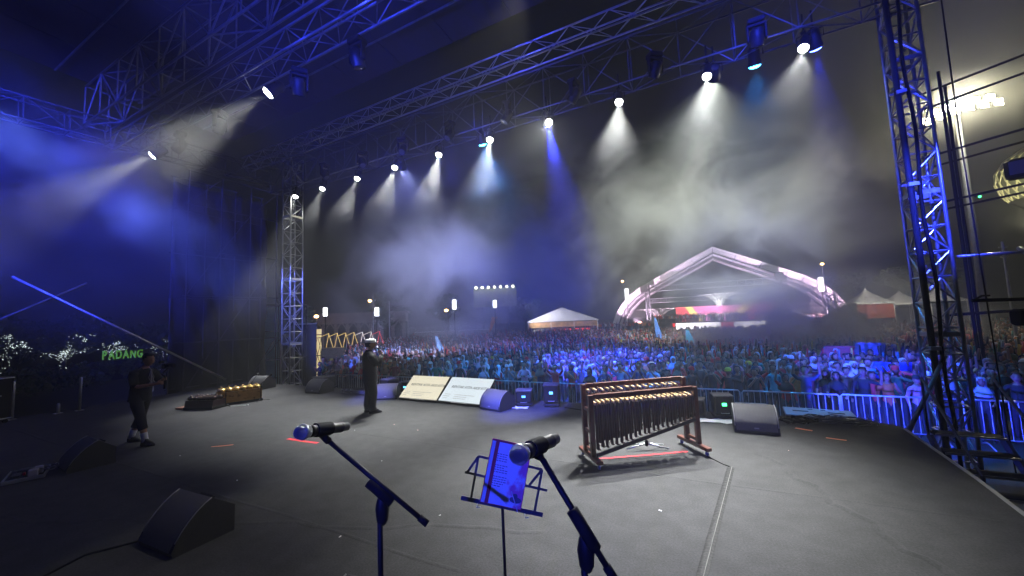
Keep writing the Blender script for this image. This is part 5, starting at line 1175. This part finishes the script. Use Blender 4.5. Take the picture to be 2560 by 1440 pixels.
for lb, x, y, z, h in [('white lantern lamp nearest the pale lattice tower', -40.2, 30.0, 3.93, 1.0), ('white lantern lamp above the row of lit yellow frames', -34.8, 32.8, 3.7, 1.0), ('white lantern lamp left of the floodlit billboard', -29.5, 41.0, 4.4, 1.25), ('white lantern lamp right under the floodlit billboard', -24.8, 43.5, 4.25, 1.0), ('white lantern lamp in front of the near leg of the far arch', -14.8, 82.1, 6.5, 2.2), ('tall white lantern lamp crossing the long bowed leg of the far arch', 17.9, 83.1, 6.0, 2.4)]: lantern(lb, x, y, z, h, .5 if h < 2 else .8)
for lb, x, y, z in [('small orange street lamp by the lantern nearest the lattice tower', -45.7, 32.9, 3.6), ('orange street lamp above the dark tree', -47.2, 43.2, 6.0), ('small orange street lamp left of the billboard', -36.6, 48.8, 4.0), ('orange street lamp above the near leg of the far arch', -15.4, 81.6, 9.2), ('orange street lamp above the long bowed leg of the far arch', 18.3, 83.0, 9.5)]:
    r_ = thing('sodium_lamp', lb, 'street lamp', (x, y, GZ), 0, 'orange street lamps'); q = MB(); q.tube((0, 0, 0), (0, 0, z-GZ), .07, n=6); q.build('pole', steeldark, r_); q = MB(); q.ball((0, -.1, z-GZ), .28, 10, 7, (1, 1, .7)); q.build('globe', sod, r_, True)
# thin flag masts and banners on poles
for lb, x, y, z in [('thin pale mast behind the black side panel', -42, 27.5, 4.5), ('thin pale mast between the two left lantern lamps', -41, 38, 6.5), ('thin pale mast right of the dark tree', -37, 37, 5.2), ('thin pale mast standing right of the lattice tower', 14.1, 29.5, 5.1)]:
    r_ = thing('mast', lb, 'mast', (x, y, GZ), 0, 'thin masts'); q = MB(); q.tube((0, 0, 0), (0, 0, z-GZ), .09, .05, n=6); q.build('pole', zinc, r_); q = MB(); q.box((0, 0, z-GZ-.3), (.3, .08, .06)); q.box((0, 0, z-GZ-.8), (.26, .08, .06)); q.build('cross_arm', zinc, r_)
# floodlit billboard
bi = thing('billboard', 'greenish billboard lit by a row of lamps along its top', 'billboard', (-37.0, 65.1, GZ), R(27))
q = MB(); q.box((0, 0, 8.0), (8.4, .3, 3.6)); q.build('panel', mat('billboard_print', (.42, .46, .26), .6, noise=.25, nscale=.6), bi)
for s_ in (-2.5, 2.5): q = MB(); q.tube((s_, .3, 0), (s_, .3, 8), .18, n=8); q.build('post', steeldark, bi)
for k in range(7):
    x = -3.6+k*1.2; q = MB(); q.path([(x, -.2, 9.9), (x, -.9, 10.2), (x, -1.0, 10.1)], .04, 5); q.build('lamp_arm', steeldark, bi); q = MB(); q.ball((x, -1.0, 10.0), .26, 8, 6); q.build('lamp', mat('billboard_lamp', (1, 1, .9), .4, emit=(1, 1, .72), estr=9), bi, True)
# lit yellow and red A-frames
for i in range(7):
    t = i/6; x, y = -35.6+t*4.7, 27.0+t*2.5; colr = ['warm', 'warm', 'warm', 'warm', 'white', 'white', 'red'][i]
    m_ = {'warm': mat('frame_glow_warm', (1, .7, .2), .4, emit=(1, .68, .2), estr=.7), 'white': mat('frame_glow_white', (1, .9, .8), .4, emit=(1, .86, .74), estr=.8), 'red': mat('frame_glow_red', (1, .1, .1), .4, emit=(1, .08, .06), estr=.7)}[colr]
    r_ = thing('light_frame', f'leaning {"yellow" if colr == "warm" else colr} light frame, {nth(i)} from the pillar in the row', 'light frame', (x, y, GZ+1.35), R(27), 'row of lit frames')
    for a, b_ in (((-.30, 0, .05), (0, 0, 1.5)), ((.45, 0, .0), (-.06, 0, 1.5)), ((-.05, 0, 1.5), (-.95, .3, 1.2))): q = MB(); q.tube(a, b_, .026, n=6); q.build('light_bar', m_, r_)
tr_ = thing('terrace_wall', 'low dark terrace wall carrying the row of lit frames', 'wall', (-33.4, 28.6, GZ), R(27)); q = MB(); q.box((0, .6, .65), (9.5, 1.6, 1.3)); q.build('wall', mat('terrace_stone', (.22, .2, .17), .8, noise=.2), tr_); q = MB(); q.box((0, -.25, 1.34), (9.6, .16, .06)); q.build('coping', mat('coping_stone', (.7, .55, .3), .6), tr_)
lw = thing('terrace_wall', 'long pale low wall behind the far crowd left of the pavilion', 'wall', (-36, 50.5, GZ), R(36)); q = MB(); q.box((0, 0, 1.05), (13, .4, 2.1)); q.build('wall', mat('pale_wall', (.4, .36, .34), .8, noise=.15), lw); q = MB(); q.box((0, 0, 2.13), (13.1, .5, .08)); q.build('coping', white, lw)
# long arcaded building in the haze
ab = thing('arcade_building', 'long low arcaded building in the haze behind the lit frames', 'building', (-46, 40.5, GZ), R(38))
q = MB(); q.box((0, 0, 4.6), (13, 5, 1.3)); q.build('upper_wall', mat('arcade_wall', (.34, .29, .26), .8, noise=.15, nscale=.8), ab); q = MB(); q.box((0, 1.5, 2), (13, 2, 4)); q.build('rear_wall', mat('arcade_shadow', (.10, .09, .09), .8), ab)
for k in range(9):
    x = -6.2+k*1.55; q = MB(); q.box((x, -2.3, 1.95), (.42, .4, 3.9)); q.build('column', mat('arcade_wall'), ab)
    if k < 8:
        q = MB(); q.path([(x+.2+(1.15)*t_, -2.3, 3.2+.75*math.sin(math.pi*t_)) for t_ in np.linspace(0, 1, 8)], .09, 5); q.build('arch', mat('arcade_wall'), ab)
q = MB(); q.box((0, 0, 5.35), (13.6, 5.6, .18)); q.build('cornice', mat('arcade_wall'), ab)

# ---- floodlight mast at the right
fm = thing('floodlight_mast', 'tall mast with a blazing yellow-white floodlight head right of the tower', 'floodlight', (13.9, 31.2, GZ))
q = MB(); q.tube((0, 0, 0), (0, 0, 14.4), .2, .12, n=10); q.build('pole', steeldark, fm, True)
q = MB(); q.tube((-1.7, -.7, 14.3), (1.7, .7, 15.0), .06, n=6); q.build('head_bar', steeldark, fm)
flm = mat('floodlight_face', (1, 1, 1), .3, emit=(1, .90, .56), estr=40)
for k in range(11):
    t = (k-5)/5; q = MB(); c = Vector((1.8*t, .74*t-.3, 14.72+.42*t+(.20 if k % 2 else -.14)-.22*abs(t)))
    q.box(c, (.48, .22, .42), Matrix.Rotation(R(24), 3, 'Z'), .05); q.build('lamp_case', steeldark, fm); q = MB(); q.box(c+Vector((.06, -.13, -.02)), (.43, .03, .37), Matrix.Rotation(R(24), 3, 'Z')); q.build('lamp_face', flm, fm)
fl_ = bpy.data.lights.new('floodlight', 'POINT'); fl_.energy = FLOOD_W; fl_.color = (1, .93, .66); fl_.shadow_soft_size = .4; flo = bpy.data.objects.new('floodlight', fl_); C.objects.link(flo); flo.location = (13.3, 29.9, 13.4)
stage_lamp('uplight lamp at the foot of the lattice dome', (40, 78, 12), (47.5, 90.5, 19), 16000, 60, (1, .95, .6), lens_em, 'lamps of the far stage', rad=.2, aimup=True, hang=13)
# ---- lattice dome at the right edge
dm = thing('lattice_dome', 'pale domed roof with a diamond lattice at the right edge', 'dome', (50.4, 92.4, 18.2))
q = MB(); q.lathe([(.1, 9.6), (.6, 9.0), (2.4, 8.3), (4.3, 6.9), (5.4, 5.0), (5.5, 3.2), (5.0, 1.2), (4.3, 0)], 24, cap=False); q.build('shell', mat('dome_dark', (.12, .13, .08), .6), dm, True)
rib = mat('dome_lattice', (.7, .66, .40), .5)
pf = [(4.35, 0), (5.05, 1.2), (5.55, 3.2), (5.45, 5.0), (4.35, 6.9), (2.45, 8.3), (.65, 9.0)]
for k in range(26):
    for s_ in (1, -1): q = MB(); q.path([(r_*math.cos(k*.2417+s_*i*.13), r_*math.sin(k*.2417+s_*i*.13), z) for i, (r_, z) in enumerate(pf)], .10, 4); q.build('lattice_rib', rib, dm)
q = MB(); q.lathe([(2.6, -20), (2.6, -1.6), (4.4, 0)], 20); q.build('drum', mat('drum_stone', (.03, .03, .03), .8), dm, True)
# drone with a green light
dr = thing('drone', 'small drone with a green light in the dark sky', 'drone', (16.4, 35.9, 8.9), R(20))
q = MB(); q.box((0, 0, 0), (.3, .2, .1), bev=.03); q.build('body', black, dr)
for a in range(4): q = MB(); an = a*1.571+.785; q.tube((0, 0, 0), (.42*math.cos(an), .42*math.sin(an), .04), .02, n=5); q.lathe([(.20, .05), (.20, .06)], 10, Matrix.Translation((.42*math.cos(an), .42*math.sin(an), 0))); q.build('arm', steeldark, dr)
q = MB(); q.ball((0, -.1, -.06), .07, 8, 6); q.build('light', led_green, dr)
# speaker tower frame hanging dark in the upper right
pa = thing('speaker_tower', 'dark scaffold tower with hanging speaker boxes at the right edge', 'speaker tower', (9.6, 18.2, GZ), R(-27))
for sx_ in (-1.6, 1.6):
    for sy in (-.8, .8): q = MB(); q.tube((sx_, sy, 0), (sx_, sy, 11.5), .05, n=6); q.build('leg', blackmatte, pa)
for z in (3.0, 6.9, 8.6, 10.9): 
    for sy in (-.8, .8): q = MB(); q.tube((-2.2, sy, z), (1.9, sy, z+.25), .04, n=6); q.build('rail', blackmatte, pa)
for z in (7.6,): q = MB(); q.box((.1, -.4, z), (1.3, .6, .6), bev=.08); q.build('speaker_box', black, pa); q = MB(); q.box((.1, -.71, z), (1.1, .02, .42)); q.build('speaker_grille', grille, pa)

# ---- flags in the crowd
def flag(label, x, y, z0, z1, lean, colr, kind):
    r_ = thing('flag', label, 'flag', (x, y, GZ), cr_.uniform(-.3, .3), 'flags in the crowd'); z0 -= GZ; z1 -= GZ
    q = MB(); q.tube((0, 0, .9), (lean, 0, z1), .016, n=6); q.build('pole', zinc, r_)
    q = MB(); n_ = 10; vs = []
    for i in range(n_+1):
        t = i/n_; px = lean*(z0+(z1-z0)*t-.9)/(z1-.9); wd = {'feather': .42*math.sin(math.pi*(.12+.8*t))+.06, 'pennant': .9*t+.05, 'square': .95}[kind]
        for k in range(5): vs.append((px+wd*k/4, .05*math.sin(i*.8+k*1.3), z0+(z1-z0)*t-(.12*k/4)*math.sin(t*3)))
    q.add(vs, [(i*5+k, i*5+k+1, i*5+k+6, i*5+k+5) for i in range(n_) for k in range(4)]); o = q.build('cloth', mat('flag_'+label.split()[0], colr, .7, noise=.15, nscale=4), r_, True); o.modifiers.new('t', 'SOLIDIFY').thickness = .006
for a in [('pale-blue feather flag waving behind the singer', -16.4, 20.9, -.2, 1.2, -.3, (.35, .6, .75), 'feather'), ('blue tall feather flag in front of the far arch leg', -3.7, 32, -1.0, 1.8, -.15, (.1, .25, .7), 'feather'), ('cyan narrow flag in front of the far led strip', -1.4, 26.5, -.6, 1.0, .1, (.1, .45, .55), 'feather'), ('cream feather flag, leftmost of three in the mid crowd', -8.3, 29.8, -.6, .5, .1, (.6, .52, .35), 'feather'), ('beige feather flag, middle of three in the mid crowd', -7.6, 30.1, -.6, .45, .1, (.55, .45, .3), 'feather'), ('tan feather flag, right of three in the mid crowd', -7.1, 30.4, -.6, .35, .1, (.5, .38, .22), 'feather'), ('red-and-white slanted flag in the right part of the crowd', 3.6, 19.5, -.3, .5, .5, (.6, .1, .12), 'square'), ('violet slanted flag in the right part of the crowd', 4.7, 19.8, -.2, .6, .45, (.3, .3, .7), 'square'), ('royal-blue cloth held up in the right part of the crowd', 4.3, 16.2, -.3, .25, .3, (.05, .1, .7), 'square'), ('orange large flag at the back left of the crowd', -27, 45, .4, 2.6, .8, (.7, .28, .05), 'pennant'), ('scarlet wide banner held across the middle crowd', -.9, 20.5, -.25, .05, .0, (.6, .03, .03), 'square')]: flag(*a)

# ---- trees
def leaf_mass(mb_, c, rx, ry, rz, n_, size, rs):
    P = rs.normal(size=(n_, 3)); P /= np.linalg.norm(P, axis=1)[:, None]; P *= rs.uniform(.35, 1, (n_, 1))**.5
    P = P*[rx, ry, rz]+c
    for p in P:
        a = rs.normal(size=3); a /= np.linalg.norm(a); b_ = np.cross(a, rs.normal(size=3)); b_ /= np.linalg.norm(b_)+1e-9; s_ = size*rs.uniform(.6, 1.4)
        mb_.add([p-a*s_, p+b_*s_*.45, p+a*s_, p-b_*s_*.45], [(0, 1, 2, 3)])
leafm = mat('leaf_green', (.05, .085, .03), .6, noise=.4, nscale=1.2); bark = mat('bark', (.07, .055, .04), .9, noise=.3)
def tree(label, x, y, h, cr, seed, lights=0, n_=1500, size=.32):
    rs = np.random.default_rng(seed); r_ = thing('tree', label, 'tree', (x, y, GZ), 0, 'trees round the square')
    q = MB(); q.path([(0, 0, 0), (.15, .1, h*.3), (0, .1, h*.55), (.1, 0, h*.8)], [h*.035, h*.028, h*.02, h*.008], 8); limbs = []
    for k in range(7):
        a = k*2.4+rs.uniform(0, .6); z = h*rs.uniform(.35, .65); e = (cr*.75*math.cos(a), cr*.75*math.sin(a), z+h*rs.uniform(.08, .25)); mid = (e[0]*.5, e[1]*.5, (z+e[2])/2+.15); q.path([(0, .08, z), mid, e], [h*.016, h*.011, h*.005], 6); limbs.append(((0, .08, z), mid, e))
    q.build('trunk', bark, r_, True)
    c_ = MB()
    for k in range(11):
        a = rs.uniform(0, 6.28); rr = cr*rs.uniform(.2, .75); leaf_mass(c_, np.array([rr*math.cos(a), rr*math.sin(a), h*rs.uniform(.5, .92)]), cr*rs.uniform(.25, .45), cr*rs.uniform(.25, .45), h*rs.uniform(.07, .15), n_//11, size, rs)
    c_.build('crown', leafm, r_)
    if lights:
        f_ = MB(); bulb = mat('fairy_bulb', (1, 1, 1), .4, emit=(.8, .95, .9), estr=1.5)
        segs = [((0, 0, h*.08), (.15, .1, h*.3)), ((.15, .1, h*.3), (0, .1, h*.55))]+[(l_[0], l_[1]) for l_ in limbs]+[(l_[1], l_[2]) for l_ in limbs]
        for k in range(lights):
            a, b_ = segs[rs.integers(len(segs))]; t = rs.random(); p = np.array(a)*(1-t)+np.array(b_)*t+rs.normal(size=3)*.09; f_.box(p, (.026, .026, .026), Matrix.Rotation(rs.random()*3, 3, 'Z'))
        o = f_.build('fairy_lights', bulb, r_); o['kind'] = 'stuff'
for a in [('dark broad tree in the haze behind the lit frames', -45.5, 45.5, 9.0, 3.6, 1), ('dark tree nearest the right lantern of the lit frames', -41.5, 41.0, 6.4, 2.6, 2), ('dark tree just left of the floodlit billboard', -43.5, 58, 9.5, 4.0, 3), ('hazy dark tree behind the pale lattice tower', -47.5, 30.5, 8.0, 3.2, 4), ('dark tree between billboard and pavilion tent', -33, 70, 8.5, 4.0, 5), ('pale-lit hazy tree behind the tents at the right', 38, 108, 12, 6.5, 6), ('tall hazy tree behind the lattice tower', 44, 111, 13, 6.0, 7), ('hazy tree behind the long bowed arch leg', 27, 112, 11, 6.0, 8)]: tree(*a)
for i, (x, y, h, cr, lb) in enumerate([(-49.5, 8.6, 5.6, 3.8, 'tree wrapped in white fairy lights at the picture edge'), (-45.2, 10.6, 4.8, 3.2, 'tree with a drooping fairy-lit branch left of the green letters'), (-44.2, 12.9, 5.2, 3.8, 'tree wrapped in fairy lights right above the green letters'), (-40.4, 15.0, 4.4, 2.4, 'faint fairy-lit tree behind the long diagonal pipe')]): tree(lb, x, y, h, cr, 20+i, lights=620 if i < 3 else 260, n_=900, size=.26)
# hedge wall and green letters
he = MB(); rs = np.random.default_rng(5)
for k in range(40): leaf_mass(he, np.array([-38+rs.uniform(-2, 2)-k*.28*.4, 4+k*.36, GZ+.9]), .5, .5, .9, 90, .14, rs)
tag(he.build('hedge', leafm), 'low dark hedge beyond the far stage edge', 'hedge')
pd = thing('letter_sign', 'glowing green letters reading PADANG among the dark trees', 'sign', (-41.35, 12.9, GZ), R(63))
gl = mat('green_letters', (.3, .7, .05), .5, emit=(.25, .75, .02), estr=.2)
for k, ch in enumerate('PADANG'):
    me = text_mesh('letter', ch, .92, .06, bold=.03); me.materials.append(gl); o = put('letter', me, pd, (-1.0+k*.4, 0, 2.02)); o.rotation_euler = (R(90), 0, 0); o.scale = (.52, 1, 1)
q = MB(); q.box((0, .12, .85), (3.4, .12, 1.5)); q.build('plinth', blackmatte, pd)

# ================================================================ smoke and haze
def vol_mat(name, k, scale, thr, hi, col, g, seedv, stretch=(1, 1, 1), detail=4.5):
    m = bpy.data.materials.new(name); m.use_nodes = True; nt = m.node_tree; N = nt.nodes; L = nt.links; N.clear()
    out = N.new('ShaderNodeOutputMaterial'); v = N.new('ShaderNodeVolumePrincipled'); v.inputs['Color'].default_value = (*col, 1); v.inputs['Anisotropy'].default_value = g
    L.new(v.outputs[0], out.inputs['Volume'])
    if k is not None:
        tc = N.new('ShaderNodeTexCoord'); mp = N.new('ShaderNodeMapping'); mp.inputs['Location'].default_value = seedv; mp.inputs['Scale'].default_value = stretch
        L.new(tc.outputs['Object'], mp.inputs[0]); no = N.new('ShaderNodeTexNoise'); no.inputs['Scale'].default_value = scale; no.inputs['Detail'].default_value = detail; no.inputs['Roughness'].default_value = .58; no.inputs['Distortion'].default_value = .6
        L.new(mp.outputs[0], no.inputs['Vector'])
        mr = N.new('ShaderNodeMapRange'); mr.interpolation_type = 'SMOOTHSTEP'; mr.inputs[1].default_value = thr; mr.inputs[2].default_value = hi; mr.inputs[3].default_value = 0; mr.inputs[4].default_value = k; L.new(no.outputs[0], mr.inputs[0])
        # fade towards the outside of the cloud
        gr = N.new('ShaderNodeVectorMath'); gr.operation = 'MULTIPLY_ADD'; gr.inputs[1].default_value = (2, 2, 2); gr.inputs[2].default_value = (-1, -1, -1); L.new(tc.outputs['Generated'], gr.inputs[0])
        ln = N.new('ShaderNodeVectorMath'); ln.operation = 'LENGTH'; L.new(gr.outputs[0], ln.inputs[0])
        fd = N.new('ShaderNodeMapRange'); fd.interpolation_type = 'SMOOTHSTEP'; fd.inputs[1].default_value = 1.0; fd.inputs[2].default_value = .35; fd.inputs[3].default_value = 0; fd.inputs[4].default_value = 1; L.new(ln.outputs['Value'], fd.inputs[0])
        mu = N.new('ShaderNodeMath'); mu.operation = 'MULTIPLY'; L.new(mr.outputs[0], mu.inputs[0]); L.new(fd.outputs[0], mu.inputs[1]); L.new(mu.outputs[0], v.inputs['Density'])
    return m, v
def smoke(label, c, r, k, scale, thr, hi, seedv, stretch=(1, 1, 1)):
    m, v = vol_mat('smoke_'+str(len(bpy.data.materials)), k, scale, thr, hi, (.93, .94, .92), .15, seedv, stretch)
    q = MB(); q.ball((0, 0, 0), 1, 20, 12, r); o = q.build('smoke', m, None, False, c); tag(o, label, 'smoke', kind='stuff'); return o
smoke('drifting pale smoke cloud above the crowd before the far arch', (-5.0, 31, 8.6), (19, 8.5, 8.2), .40, .23, .462, .63, (3, 1, 2), (1, 1, 1.1))
smoke('smoke billow over the middle of the crowd under the lamps', (-16, 22, 5.2), (14, 6.5, 6.2), .34, .24, .43, .66, (7, 3, 1))
smoke('low smoke over the right part of the crowd', (4.5, 27, 1.0), (9, 8, 4.0), .55, .26, .42, .64, (1, 9, 4))
smoke('thin smoke around the rear truss lamps', (-13.5, 4.0, 6.4), (6.0, 4, 2.4), .16, .45, .40, .68, (5, 5, 5))
smoke('thin smoke in front of the row of ten lamps', (-6.5, 9.7, 7.0), (11, 1.8, 1.5), .055, .7, .36, .68, (2, 8, 5), (.7, 1, .9))
smoke('thin blue-lit smoke hanging over the far side of the stage', (-17.5, 5.2, 4.8), (6.5, 6.0, 4.2), .075, .22, .30, .72, (8, 1, 6))
smoke('added smoke puff giving the floodlight mast its glow', (13.6, 30.2, 13.0), (3.6, 3.0, 2.2), .09, .3, .30, .7, (4, 2, 7))  # local puff added to make a glow round the floodlight head
hz = MB(); hz.box((0, 62, 12.2), (190, 170, 29.4))
m, v = vol_mat('haze_air', None, 0, 0, 0, (.9, .92, .95), .35, None); v.inputs['Density'].default_value = HAZE_D
o = hz.build('haze', m); tag(o, 'thin even haze hanging over the whole square', 'haze', kind='stuff')
